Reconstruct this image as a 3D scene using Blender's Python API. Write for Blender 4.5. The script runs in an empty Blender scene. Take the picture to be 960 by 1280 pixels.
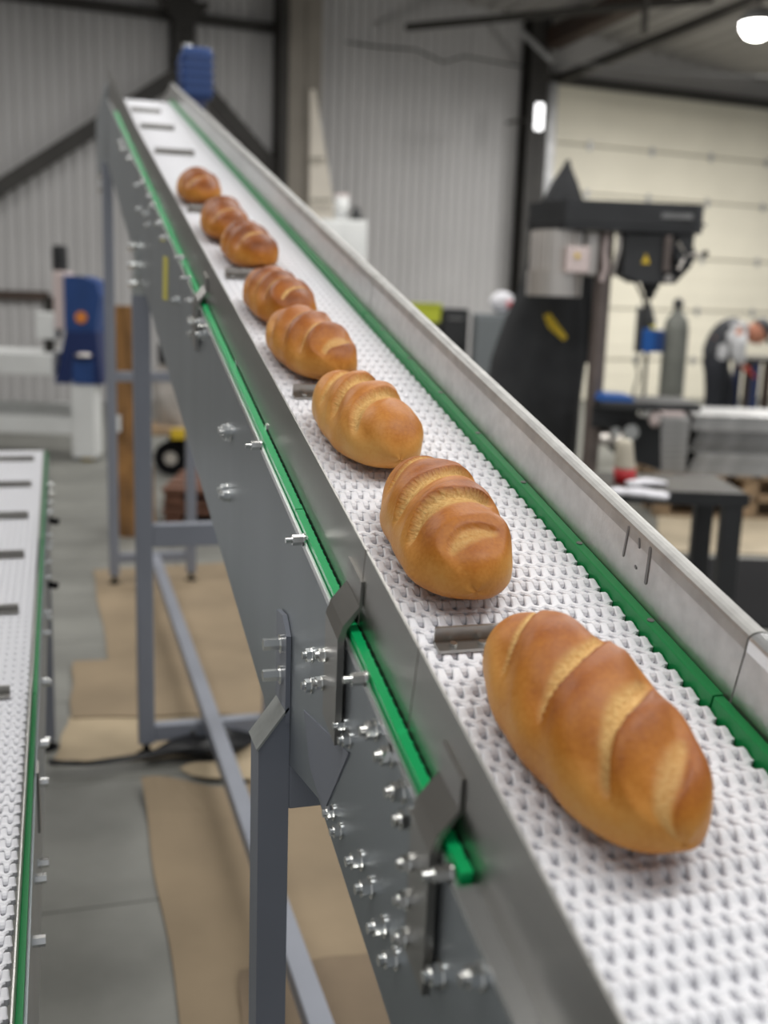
import bpy, bmesh, math, random
from mathutils import Vector, Matrix
random.seed(7)
SC = bpy.context.scene
C = SC.collection
sin, cos, pi = math.sin, math.cos, math.pi

# ------------------------------------------------------------------ camera
YAW, PITCH, ROLL = math.radians(16.947), math.radians(11.591), math.radians(1.909)
INC = math.radians(14.229)
FPX, HC, HB = 1340.0, 1.40, 0.466
FW = Vector((sin(YAW)*cos(PITCH), cos(YAW)*cos(PITCH), -sin(PITCH)))
_r = Vector((cos(YAW), -sin(YAW), 0)); _u = _r.cross(FW)
RT = _r*cos(ROLL) + _u*sin(ROLL); UP = -_r*sin(ROLL) + _u*cos(ROLL)
CAM = Vector((0, 0, HC))
cam_d = bpy.data.cameras.new('camera'); cam = bpy.data.objects.new('camera', cam_d); C.objects.link(cam)
cam.matrix_world = Matrix(((RT.x, UP.x, -FW.x, 0), (RT.y, UP.y, -FW.y, 0), (RT.z, UP.z, -FW.z, HC), (0, 0, 0, 1)))
cam_d.sensor_fit = 'VERTICAL'; cam_d.sensor_height = 36.0; cam_d.sensor_width = 27.0
cam_d.lens = FPX/1280*36.0
cam_d.clip_start = 0.02; cam_d.clip_end = 100
cam_d.dof.use_dof = True; cam_d.dof.focus_distance = 1.02; cam_d.dof.aperture_fstop = 3.9
SC.camera = cam
# ------------------------------------------------------------------ world and exposure
SC.view_settings.view_transform = 'Standard'; SC.view_settings.look = 'None'
SC.view_settings.exposure = -0.24; SC.view_settings.gamma = 1.0; SC.view_settings.use_curve_mapping = False
SC.cycles.use_denoising = True
W = bpy.data.worlds.new('hall_daylight'); SC.world = W; W.use_nodes = True
W.node_tree.nodes['Background'].inputs[0].default_value = (0.93, 0.96, 1.0, 1)
W.node_tree.nodes['Background'].inputs[1].default_value = 0.42
# ------------------------------------------------------------------ hall lights (LED fittings under the roof, plus one light added for the door)
def area(x, y, z, sx, sy, power, col=(1, 0.985, 0.96), rx=0.0, ry=0.0):
    l = bpy.data.lights.new('hall_light', 'AREA'); l.shape = 'RECTANGLE'; l.size = sx; l.size_y = sy
    l.energy = power; l.color = col
    o = bpy.data.objects.new('hall_light', l); C.objects.link(o); o.location = (x, y, z); o.rotation_euler = (rx, ry, 0)
    return o
LIGHTS = [(-1.2, 0.6, 4.3, 60), (1.9, 0.4, 4.3, 95), (5.0, 1.5, 4.2, 80), (-1.2, 4.6, 4.4, 80), (2.6, 4.4, 4.4, 95), (6.0, 5.0, 4.2, 80),
          (-1.4, 8.8, 4.4, 75), (2.4, 8.8, 4.4, 120), (8.4, 9.8, 4.0, 380)]  # last entry is an added light that only brightens the cream door
for x, y, z, p in LIGHTS:
    area(x, y, z, 2.4, 1.0, p)

# ------------------------------------------------------------------ points from photograph coordinates
def ray(px, py): return FW*FPX + RT*(px-480) + UP*(640-py)
def at(px, py, depth): return CAM + ray(px, py)*(depth/FPX)
def atz(px, py, z=0.0):
    d = ray(px, py); return CAM + d*((z-HC)/d.z)
def aty(px, py, y):
    d = ray(px, py); return CAM + d*(y/d.y)
DV = Vector((0, cos(INC), sin(INC))); NV = Vector((0, -sin(INC), cos(INC)))
def BP(x, s, h): return Vector((x, 0, HC)) + DV*s + NV*(h-HB)
def bpx(px, py, x):      # photograph point on the vertical plane x=const, as belt coordinates (s,h)
    d = ray(px, py); P = d*(x/d.x); return (P.dot(DV), P.dot(NV)+HB)

# ------------------------------------------------------------------ materials
MATS = {}
def mat(name, col, rough=0.5, metal=0.0, var=0.0, scale=8.0, bump=0.0, bscale=60.0, stretch=(1, 1, 1), emit=None, col2=None, coat=0.0):
    if name in MATS: return MATS[name]
    m = bpy.data.materials.new(name); m.use_nodes = True; nt = m.node_tree; b = nt.nodes['Principled BSDF']
    b.inputs['Base Color'].default_value = (*col, 1); b.inputs['Roughness'].default_value = rough; b.inputs['Metallic'].default_value = metal
    if coat: b.inputs['Coat Weight'].default_value = coat
    if emit: b.inputs['Emission Color'].default_value = (*emit[0], 1); b.inputs['Emission Strength'].default_value = emit[1]
    if var or bump:
        tc = nt.nodes.new('ShaderNodeTexCoord'); mp = nt.nodes.new('ShaderNodeMapping'); mp.inputs['Scale'].default_value = stretch
        nt.links.new(tc.outputs['Object'], mp.inputs['Vector'])
    if var:
        n = nt.nodes.new('ShaderNodeTexNoise'); n.inputs['Scale'].default_value = scale; n.inputs['Detail'].default_value = 5
        nt.links.new(mp.outputs[0], n.inputs['Vector'])
        r = nt.nodes.new('ShaderNodeValToRGB'); e = r.color_ramp.elements
        c2 = col2 or tuple(min(1, c*(1+var)) for c in col)
        c1 = tuple(c*(1-var) for c in col) if not col2 else col
        e[0].position = 0.3; e[0].color = (*c1, 1); e[1].position = 0.7; e[1].color = (*c2, 1)
        nt.links.new(n.outputs['Fac'], r.inputs[0]); nt.links.new(r.outputs[0], b.inputs['Base Color'])
    if bump:
        n2 = nt.nodes.new('ShaderNodeTexNoise'); n2.inputs['Scale'].default_value = bscale; n2.inputs['Detail'].default_value = 4
        nt.links.new(mp.outputs[0], n2.inputs['Vector'])
        bp = nt.nodes.new('ShaderNodeBump'); bp.inputs['Strength'].default_value = bump; bp.inputs['Distance'].default_value = 0.002
        nt.links.new(n2.outputs['Fac'], bp.inputs['Height']); nt.links.new(bp.outputs[0], b.inputs['Normal'])
    MATS[name] = m; return m
M = lambda n: MATS[n]
mat('belt_plastic', (0.80, 0.80, 0.83), 0.38)
mat('bed_plastic', (0.85, 0.85, 0.88), 0.6)
mat('stainless', (0.36, 0.35, 0.33), 0.36, 1.0, 0.10, 14, 0.05, 120, (1, 0.15, 1))
mat('stainless_matte', (0.50, 0.495, 0.48), 0.34, 0.95, 0.10, 60, 0.25, 140)
mat('panel_steel', (0.36, 0.39, 0.41), 0.42, 0.85, 0.07, 6, 0.03, 90, (1, 1, 0.12))
mat('rim_steel', (0.40, 0.395, 0.38), 0.5, 0.7, 0.12, 40, 0.2, 150)
mat('bright_flange', (0.75, 0.76, 0.76), 0.25, 0.9)
mat('zinc', (0.86, 0.86, 0.84), 0.18, 1.0)
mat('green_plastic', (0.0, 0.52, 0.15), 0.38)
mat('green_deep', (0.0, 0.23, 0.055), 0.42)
mat('frame_paint', (0.225, 0.24, 0.28), 0.42, 0.0, 0.05, 5, 0.03, 200)
mat('weld_steel', (0.5, 0.52, 0.5), 0.4, 0.7, 0.2, 30)
mat('rubber', (0.008, 0.008, 0.009), 0.9)
MATS['rubber'].node_tree.nodes['Principled BSDF'].inputs['Specular IOR Level'].default_value = 0.15
mat('black_metal', (0.022, 0.023, 0.025), 0.42, 0.0, 0.2, 6)
mat('cast_black', (0.03, 0.031, 0.033), 0.5, 0.0, 0.25, 8)
mat('silver', (0.72, 0.67, 0.62), 0.3, 0.85)
mat('rod_steel', (0.20, 0.165, 0.15), 0.38, 0.6, 0.2, 8)
mat('black_cloth', (0.028, 0.029, 0.031), 0.85, 0.0, 0.3, 5, 0.3, 40)
mat('yellow_paint', (0.72, 0.50, 0.03), 0.5)
mat('yellow_label', (0.70, 0.62, 0.10), 0.5)
mat('blue_paint', (0.018, 0.06, 0.21), 0.4, 0.0, 0.12, 5)
mat('blue_dark', (0.01, 0.025, 0.11), 0.4)
mat('blue_bright', (0.01, 0.10, 0.38), 0.4)
mat('white_paint', (0.78, 0.79, 0.78), 0.45, 0.0, 0.06, 4)
mat('pinkish_white', (0.66, 0.55, 0.53), 0.45)
mat('orange', (0.75, 0.25, 0.04), 0.5)
mat('cardboard', (0.27, 0.205, 0.13), 0.85, 0.0, 0.16, 3.0, 0.2, 30)
mat('cardboard_light', (0.42, 0.335, 0.22), 0.85, 0.0, 0.14, 4.0, 0.2, 30)
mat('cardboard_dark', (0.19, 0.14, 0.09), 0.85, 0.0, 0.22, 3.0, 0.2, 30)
mat('brown_roll', (0.10, 0.05, 0.02), 0.8, 0.0, 0.45, 12, 0.3, 20, (1, 1, 0.4), None, (0.36, 0.18, 0.055))
mat('pallet_red', (0.17, 0.08, 0.05), 0.8, 0.0, 0.3, 10)
mat('pallet_wood', (0.36, 0.25, 0.15), 0.8, 0.0, 0.3, 10)
mat('sack', (0.42, 0.39, 0.36), 0.85, 0.0, 0.25, 7, 0.5, 18)
mat('black_film', (0.012, 0.012, 0.013), 0.35)
mat('tile', (0.205, 0.205, 0.185), 0.5, 0.0, 0.22, 3.2, 0.05, 60)
mat('joint', (0.06, 0.06, 0.055), 0.9)
mat('cladding', (0.52, 0.51, 0.505), 0.5, 0.0, 0.07, 0.8)
mat('column_grey', (0.25, 0.225, 0.19), 0.6, 0.0, 0.15, 2)
mat('dark_steel', (0.035, 0.032, 0.028), 0.6, 0.0, 0.2, 3)
mat('rust_steel', (0.055, 0.032, 0.022), 0.6, 0.0, 0.3, 3)
mat('roof_sheet', (0.40, 0.385, 0.37), 0.6, 0.0, 0.1, 1)
mat('door_cream', (0.84, 0.79, 0.65), 0.5, 0.0, 0.05, 1.2)
mat('door_joint', (0.35, 0.33, 0.27), 0.6)
mat('cream_sheet', (0.80, 0.74, 0.64), 0.6, 0.0, 0.06, 2)
mat('lamp_glow', (1, 1, 1), 0.4, emit=((1, 0.98, 0.94), 14.0))
mat('lamp_small', (1, 1, 1), 0.4, emit=((1, 1, 1), 2.5))
mat('cyl_grey', (0.17, 0.175, 0.155), 0.45, 0.2, 0.2, 5)
mat('galv', (0.42, 0.42, 0.42), 0.45, 0.55, 0.2, 12)
mat('galv_dark', (0.22, 0.22, 0.22), 0.5, 0.5, 0.25, 12)
mat('steel_top', (0.055, 0.05, 0.042), 0.6, 0.2, 0.3, 6)
mat('plywood', (0.50, 0.42, 0.30), 0.8, 0.0, 0.15, 4)
mat('can_beige', (0.55, 0.50, 0.40), 0.45)
mat('red', (0.42, 0.015, 0.02), 0.45)
mat('white_cloth', (0.75, 0.74, 0.78), 0.9, 0.0, 0.05, 10, 0.3, 40)
mat('lime', (0.62, 0.68, 0.05), 0.5)
mat('grey_cabinet', (0.20, 0.22, 0.23), 0.5)
mat('pink', (0.55, 0.12, 0.14), 0.6)
mat('skin', (0.55, 0.24, 0.15), 0.55)
mat('trousers', (0.016, 0.018, 0.024), 0.8)
mat('vest', (0.05, 0.052, 0.058), 0.8)
mat('sleeve', (0.55, 0.55, 0.56), 0.8)
mat('glove', (0.48, 0.05, 0.025), 0.7)
mat('cap', (0.06, 0.062, 0.066), 0.8)
mat('eye', (0.03, 0.02, 0.02), 0.3)
mat('lip', (0.4, 0.12, 0.10), 0.5)

def bread_mat():
    m = bpy.data.materials.new('bread_crust'); m.use_nodes = True; nt = m.node_tree; b = nt.nodes['Principled BSDF']; L = nt.links
    def N(t): return nt.nodes.new(t)
    tone = N('ShaderNodeAttribute'); tone.attribute_name = 'tone'
    sl = N('ShaderNodeAttribute'); sl.attribute_name = 'score'
    tc = N('ShaderNodeTexCoord')
    n1 = N('ShaderNodeTexNoise'); n1.inputs['Scale'].default_value = 34; n1.inputs['Detail'].default_value = 6; L.new(tc.outputs['Object'], n1.inputs['Vector'])
    n2 = N('ShaderNodeTexNoise'); n2.inputs['Scale'].default_value = 300; n2.inputs['Detail'].default_value = 6; L.new(tc.outputs['Object'], n2.inputs['Vector'])
    mm = N('ShaderNodeMath'); mm.operation = 'MULTIPLY_ADD'; mm.inputs[1].default_value = 0.50; L.new(n1.outputs['Fac'], mm.inputs[0]); L.new(tone.outputs['Fac'], mm.inputs[2])
    m2 = N('ShaderNodeMath'); m2.operation = 'MULTIPLY_ADD'; m2.inputs[1].default_value = 0.30; L.new(n2.outputs['Fac'], m2.inputs[0]); L.new(mm.outputs[0], m2.inputs[2])
    m3 = N('ShaderNodeMath'); m3.operation = 'SUBTRACT'; m3.inputs[1].default_value = 0.46; L.new(m2.outputs[0], m3.inputs[0])
    r = N('ShaderNodeValToRGB'); cr = r.color_ramp
    cr.elements[0].position = 0.0; cr.elements[0].color = (0.66, 0.36, 0.105, 1)
    cr.elements[1].position = 1.0; cr.elements[1].color = (0.17, 0.045, 0.010, 1)
    for p, c in ((0.28, (0.61, 0.275, 0.058)), (0.52, (0.47, 0.170, 0.020)), (0.78, (0.31, 0.088, 0.010))):
        e = cr.elements.new(p); e.color = (*c, 1)
    L.new(m3.outputs[0], r.inputs[0])
    r2 = N('ShaderNodeValToRGB'); c2 = r2.color_ramp
    c2.elements[0].position = 0.3; c2.elements[0].color = (0.52, 0.28, 0.085, 1); c2.elements[1].position = 0.7; c2.elements[1].color = (0.70, 0.46, 0.18, 1)
    L.new(n2.outputs['Fac'], r2.inputs[0])
    mx = N('ShaderNodeMix'); mx.data_type = 'RGBA'; L.new(sl.outputs['Fac'], mx.inputs['Factor']); L.new(r.outputs[0], mx.inputs[6]); L.new(r2.outputs[0], mx.inputs[7])
    L.new(mx.outputs[2], b.inputs['Base Color'])
    rr = N('ShaderNodeMath'); rr.operation = 'MULTIPLY_ADD'; rr.inputs[1].default_value = 0.30; rr.inputs[2].default_value = 0.46; b.inputs['Specular IOR Level'].default_value = 0.30; L.new(sl.outputs['Fac'], rr.inputs[0]); L.new(rr.outputs[0], b.inputs['Roughness'])
    ad = N('ShaderNodeMath'); ad.operation = 'MULTIPLY_ADD'; ad.inputs[1].default_value = 2.0; ad.inputs[2].default_value = 0.45; L.new(sl.outputs['Fac'], ad.inputs[0])
    bp = N('ShaderNodeBump'); bp.inputs['Distance'].default_value = 0.0012; bp.inputs['Strength'].default_value = 0.6
    hm = N('ShaderNodeMath'); hm.operation = 'MULTIPLY'; L.new(n2.outputs['Fac'], hm.inputs[0]); L.new(ad.outputs[0], hm.inputs[1])
    L.new(hm.outputs[0], bp.inputs['Height']); L.new(bp.outputs[0], b.inputs['Normal'])
    b.inputs['Subsurface Weight'].default_value = 0.0; b.inputs['Subsurface Radius'].default_value = (0.012, 0.006, 0.003); b.inputs['Subsurface Scale'].default_value = 0.3
    MATS['bread'] = m
bread_mat()

# ------------------------------------------------------------------ mesh builder
ORG = {}
def wloc(o):
    v = Vector((0, 0, 0))
    while o is not None: v = v + ORG.get(o.name, Vector((0, 0, 0))); o = o.parent
    return v
class MB:
    def __init__(s, xf=None): s.v = []; s.f = []; s.xf = xf or (lambda p: Vector(p)); s.sm = []
    def add(s, vs, fs, smooth=False):
        n = len(s.v); s.v += [s.xf(p) for p in vs]; s.f += [tuple(i+n for i in f) for f in fs]; s.sm += [smooth]*len(fs); return s
    def box(s, a, b, bev=0.0):
        x0, y0, z0 = [min(a[i], b[i]) for i in range(3)]; x1, y1, z1 = [max(a[i], b[i]) for i in range(3)]
        if bev <= 0:
            return s.add([(x0, y0, z0), (x1, y0, z0), (x1, y1, z0), (x0, y1, z0), (x0, y0, z1), (x1, y0, z1), (x1, y1, z1), (x0, y1, z1)],
                         [(0, 3, 2, 1), (4, 5, 6, 7), (0, 1, 5, 4), (1, 2, 6, 5), (2, 3, 7, 6), (3, 0, 4, 7)])
        bm = bmesh.new(); bmesh.ops.create_cube(bm, size=1.0)
        for v in bm.verts: v.co = Vector(((x0+x1)/2+v.co.x*(x1-x0), (y0+y1)/2+v.co.y*(y1-y0), (z0+z1)/2+v.co.z*(z1-z0)))
        bmesh.ops.bevel(bm, geom=bm.edges[:], offset=min(bev, (x1-x0)*.45, (y1-y0)*.45, (z1-z0)*.45), segments=2, affect='EDGES', profile=0.5)
        bm.verts.index_update(); s.add([tuple(v.co) for v in bm.verts], [tuple(v.index for v in f.verts) for f in bm.faces]); bm.free(); return s
    def prism(s, poly, fa, fb):       # poly list of 2D points; fa/fb map a 2D point to 3D for the two ends
        n = len(poly); vs = [fa(p) for p in poly]+[fb(p) for p in poly]
        fs = [tuple(range(n))[::-1], tuple(range(n, 2*n))]+[(i, (i+1) % n, n+(i+1) % n, n+i) for i in range(n)]
        return s.add(vs, fs)
    def cyl(s, a, b, r, n=12, r2=None, caps=True):
        a, b = Vector(a), Vector(b); d = (b-a).normalized(); t = Vector((0, 0, 1)) if abs(d.z) < 0.9 else Vector((1, 0, 0))
        e = d.cross(t).normalized(); g = d.cross(e); r2 = r if r2 is None else r2
        vs = [tuple(a+(e*cos(2*pi*i/n)+g*sin(2*pi*i/n))*r) for i in range(n)]+[tuple(b+(e*cos(2*pi*i/n)+g*sin(2*pi*i/n))*r2) for i in range(n)]
        s.add(vs, [(i, n+i, n+(i+1) % n, (i+1) % n) for i in range(n)], n > 8)
        if caps: s.add(vs, [tuple(range(n)), tuple(range(n, 2*n))[::-1]])
        return s
    def tube(s, pts, r, n=8):
        pts = [Vector(p) for p in pts]; rings = []
        for i, p in enumerate(pts):
            d = (pts[min(i+1, len(pts)-1)]-pts[max(i-1, 0)]).normalized(); t = Vector((0, 0, 1)) if abs(d.z) < 0.9 else Vector((1, 0, 0))
            e = d.cross(t).normalized(); g = d.cross(e); rr = r[i] if isinstance(r, (list, tuple)) else r
            rings.append([tuple(p+(e*cos(2*pi*k/n)+g*sin(2*pi*k/n))*rr) for k in range(n)])
        return s.loft(rings)
    def loft(s, rings, caps=True, smooth=True):
        n = len(rings[0]); vs = [p for r in rings for p in r]; fs = []
        for i in range(len(rings)-1):
            for k in range(n): fs.append((i*n+k, i*n+(k+1) % n, (i+1)*n+(k+1) % n, (i+1)*n+k))
        s.add(vs, fs, smooth)
        if caps: s.add(vs, [tuple(range(n))[::-1], tuple(range(len(vs)-n, len(vs)))])
        return s
    def lathe(s, prof, c, n=20, ax='z'):   # prof: (r, t) pairs along axis through c
        rings = []
        for r, t in prof:
            ring = []
            for k in range(n):
                a = 2*pi*k/n; x, y = r*cos(a), r*sin(a)
                ring.append((c[0]+x, c[1]+y, c[2]+t) if ax == 'z' else (c[0]+t, c[1]+x, c[2]+y) if ax == 'x' else (c[0]+x, c[1]+t, c[2]+y))
            rings.append(ring)
        return s.loft(rings)
    def ell(s, c, r, n=14, m=9):
        rings = []
        for i in range(m):
            t = -pi/2+pi*(i+0.02)/(m-0.96); rings.append([(c[0]+r[0]*cos(t)*cos(2*pi*k/n), c[1]+r[1]*cos(t)*sin(2*pi*k/n), c[2]+r[2]*sin(t)) for k in range(n)])
        return s.loft(rings)
    def mesh(s, name, material, off=Vector((0, 0, 0))):
        me = bpy.data.meshes.new(name); me.from_pydata([tuple(Vector(p)-off) for p in s.v], [], s.f)
        me.polygons.foreach_set('use_smooth', s.sm)
        bm = bmesh.new(); bm.from_mesh(me); bmesh.ops.recalc_face_normals(bm, faces=bm.faces[:]); bm.to_mesh(me); bm.free()
        me.materials.append(MATS[material]); me.update(); return me
    def build(s, name, material, parent=None, kind=None):
        off = wloc(parent)
        if parent is None and s.v:
            xs = [p[0] for p in s.v]; ys = [p[1] for p in s.v]; zs = [p[2] for p in s.v]
            off = Vector(((min(xs)+max(xs))/2, (min(ys)+max(ys))/2, min(zs)))
        o = bpy.data.objects.new(name, s.mesh(name, material, off)); C.objects.link(o)
        if parent is not None: o.parent = parent; ORG[o.name] = Vector((0, 0, 0))
        else: o.location = off; ORG[o.name] = off.copy()
        if kind: o['kind'] = kind
        return o
def thing(name, label, cat, loc, group=None):
    o = bpy.data.objects.new(name, None); C.objects.link(o); o.location = loc; ORG[o.name] = Vector(loc)
    o.empty_display_size = 0.1
    o['label'] = label; o['category'] = cat
    if group: o['group'] = group
    return o
def tag(o, label, cat, group=None):
    o['label'] = label; o['category'] = cat
    if group: o['group'] = group
    return o
def inst(name, me, parent, loc, rot=(0, 0, 0)):   # a repeated part that shares mesh data; loc in world
    o = bpy.data.objects.new(name, me); C.objects.link(o); o.parent = parent
    o.location = Vector(loc)-wloc(parent); o.rotation_euler = rot; ORG[o.name] = Vector(loc)-wloc(parent); return o
def skin(name, verts, edges, radii, material, parent, sub=2, root=0):
    off = wloc(parent); me = bpy.data.meshes.new(name); me.from_pydata([tuple(Vector(v)-off) for v in verts], edges, [])
    me.materials.append(MATS[material]); o = bpy.data.objects.new(name, me); C.objects.link(o); o.parent = parent; ORG[o.name] = Vector((0, 0, 0))
    md = o.modifiers.new('skin', 'SKIN'); md.use_smooth_shade = True
    for i, sv in enumerate(me.skin_vertices[0].data):
        r = radii[i]; sv.radius = (r, r) if not isinstance(r, tuple) else r; sv.use_root = (i == root)
    ss = o.modifiers.new('subdivision', 'SUBSURF'); ss.levels = sub; ss.render_levels = sub
    return o

# ================================================================== SETTING
WA = math.atan(0.098); WY = 13.0
WD = Vector((cos(WA), sin(WA), 0)); WN = Vector((sin(WA), -cos(WA), 0))
def WP(a, out, z): return Vector((0, WY, 0)) + WD*a + WN*out + Vector((0, 0, z))
def wbox(mb, a0, a1, o0, o1, z0, z1): 
    vs = [WP(a, o, z) for z in (z0, z1) for a, o in ((a0, o0), (a1, o0), (a1, o1), (a0, o1))]
    return mb.add(vs, [(0, 3, 2, 1), (4, 5, 6, 7), (0, 1, 5, 4), (1, 2, 6, 5), (2, 3, 7, 6), (3, 0, 4, 7)])
# floor with separate tiles
fl = MB().box((-5, -2.5, -0.1), (15, 14.5, -0.006)).build('floor', 'joint', kind='structure')
tm = MB().box((-0.597, -0.3205, -0.012), (0.597, 0.3205, 0.0)).mesh('floor_tile', 'tile')
for i in range(13):
    for k in range(21):
        inst('floor_tile', tm, fl, (-3.65+1.2*i, 0.6925+0.645*k, random.uniform(-0.0006, 0)))
# back wall of corrugated cladding
wl = wbox(MB(), -6, 14.5, -0.25, -0.06, 0, 5.7).build('wall_back', 'cladding', kind='structure')
pm = MB()
rib = [(0, 0), (.055, 0), (.07, .03), (.11, .03), (.125, 0), (.18, 0), (.195, .03), (.235, .03), (.25, 0), (.305, 0), (.32, .03), (.36, .03), (.375, 0), (.43, 0), (.445, .03), (.485, .03), (.5, 0)]
rp = [(a*2, o) for a, o in rib] if False else rib + [(a+.5, o) for a, o in rib[1:]]
vs = []; 
for a, o in rp: vs += [(a, -o, 0), (a, -o, 5.6)]
pm.add(vs, [(2*i, 2*i+2, 2*i+3, 2*i+1) for i in range(len(rp)-1)])
pme = pm.mesh('cladding_panel', 'cladding')
for i in range(12):
    inst('cladding_panel', pme, wl, WP(-5.85+1.0*i, -0.02, 0.02), (0, 0, WA))
inst('cladding_panel', pme, wl, WP(5.3, -0.03, 0.02), (0, 0, WA))
MB().box((-5.2, -2.5, 0), (-5.0, 12.7, 5.9)).build('wall_left', 'roof_sheet', kind='structure')  # unseen hall wall, added so the left guard reflects something darker
# wall above and around the sectional door
wbox(MB(), 6.1, 12.2, -0.05, 0.0, 4.16, 5.6).build('wall_over_door', 'roof_sheet', kind='structure')
dr = thing('door_1', 'cream sectional overhead door behind the drill press', 'door', WP(8.5, 0, 0)); dr['kind'] = 'structure'; del dr['category']
wbox(MB(), 6.2, 11.9, -0.05, -0.03, 0.0, 4.2).build('door_backing', 'door_joint', dr)
zs = [0.0, 0.57, 1.28, 2.01, 2.79, 3.41, 4.14]
for z0, z1 in zip(zs[:-1], zs[1:]):
    mb = MB(); wbox(mb, 6.22, 11.9, -0.03, 0.012, z0+0.012, z1-0.012)
    for q in (0.33, 0.66): wbox(mb, 6.22, 11.9, 0.012, 0.017, z0+(z1-z0)*q-0.05, z0+(z1-z0)*q+0.05)
    p = mb.build('door_panel', 'door_cream', dr)
    for a in (6.9, 7.9, 8.9, 9.9):
        if z1 < 4: wbox(MB(), a-0.03, a+0.03, 0.012, 0.03, z1-0.06, z1+0.05).build('hinge', 'galv', p)
wbox(MB(), 6.0, 12.0, 0.0, 0.14, 4.13, 4.24).build('trim_1', 'dark_steel', kind='structure')
wbox(MB(), 6.18, 6.30, 0.0, 0.12, 0.0, 4.13).build('trim_2', 'galv', kind='structure')
# columns, beams, braces
def ibeam(a0, a1, o0, o1, z0, z1, m):
    mb = MB(); t = 0.02
    wbox(mb, a0, a1, o1-t, o1, z0, z1); wbox(mb, a0, a1, o0, o0+t, z0, z1); wbox(mb, (a0+a1)/2-t/2, (a0+a1)/2+t/2, o0, o1, z0, z1)
    return mb.build('column', m, kind='structure')
def X2A(x): return x/cos(WA)
ibeam(X2A(2.56), X2A(2.95), 0.06, 0.42, 0, 5.4, 'column_grey')
wbox(MB(), X2A(2.47), X2A(2.56), 0.06, 0.40, 0, 5.4).build('column', 'dark_steel', kind='structure')
ibeam(X2A(5.76), X2A(6.02), 0.05, 0.30, 0, 4.95, 'dark_steel')
ibeam(X2A(1.28), X2A(1.52), 0.03, 0.22, 3.60, 5.4, 'dark_steel')
def wbar(name, p, q, th, m, out=0.1, dep=0.1):   # a bar lying against the wall from (x,z) to (x,z)
    a = Vector((X2A(p[0]), p[1])); b = Vector((X2A(q[0]), q[1])); d = (b-a).normalized(); n = Vector((-d.y, d.x))*th/2
    poly = [a+n, a-n, b-n, b+n]
    return MB().prism(poly, lambda t: WP(t.x, out, t.y), lambda t: WP(t.x, out+dep, t.y)).build(name, m, kind='structure')
wbar('brace', (-1.9, 1.46), (1.42, 3.77), 0.17, 'dark_steel', 0.12)
wbar('brace', (1.42, 3.80), (2.62, 2.62), 0.17, 'dark_steel', 0.12)
wbar('girt', (-5, 4.36), (2.55, 4.36), 0.10, 'dark_steel', 0.0, 0.1)
wbar('girt', (-5, 1.23), (-0.1, 1.23), 0.10, 'rust_steel', 0.0, 0.08)
MB().prism([(1.1, 4.5), (1.7, 4.5), (1.46, 4.2), (1.34, 4.2)], lambda t: WP(X2A(t[0]), 0.2, t[1]), lambda t: WP(X2A(t[0]), 0.24, t[1])).build('gusset_plate', 'dark_steel', kind='structure')
# sloping roof on longitudinal beams
mb = MB(); vs = []; n = 0
RZ = lambda x: 4.82+0.10*(6.2-x)
xs = []
x = -6.0
while x < 13: xs += [(x, 0), (x+.12, 0), (x+.15, .04), (x+.22, .04)]; x += .25
for x, dz in xs: vs += [(x, -0.5, RZ(x)+dz), (x, 14.6, RZ(x)+dz)]
mb.add(vs, [(2*i, 2*i+1, 2*i+3, 2*i+2) for i in range(len(xs)-1)]); mb.build('ceiling', 'roof_sheet', kind='structure')
MB().box((5.98, 2.5, 4.50), (6.20, 13.4, 4.72)).build('roof_beam', 'rust_steel', kind='structure')
MB().box((6.19, 2.5, 4.10), (6.27, 13.4, 4.20)).build('roof_beam', 'dark_steel', kind='structure')
def bar(name, p, q, r, m, kind='structure', parent=None):
    return MB().cyl(p, q, r, 8).build(name, m, parent, kind)
bar('roof_brace', at(508, 34, 12.6), at(892, -2, 11.0), 0.045, 'dark_steel')
bar('roof_brace', at(648, 36, 12.9), at(690, 76, 12.9), 0.035, 'galv')
bar('roof_brace', at(808, -8, 10.5), at(805, 42, 10.5), 0.035, 'dark_steel')
MB().tube([at(400, 48, 12.9), at(470, 58, 12.9), at(520, 62, 12.9), at(555, 78, 12.9), at(580, 70, 12.9), at(655, 84, 12.9)], 0.010).build('wall_cable', 'rubber', kind='structure')
MB().tube([at(690, 78, 12.6), at(780, 84, 12.4), at(860, 92, 12.2), at(965, 96, 12.0)], 0.012).build('wall_cable', 'galv_dark', kind='structure')

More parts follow.
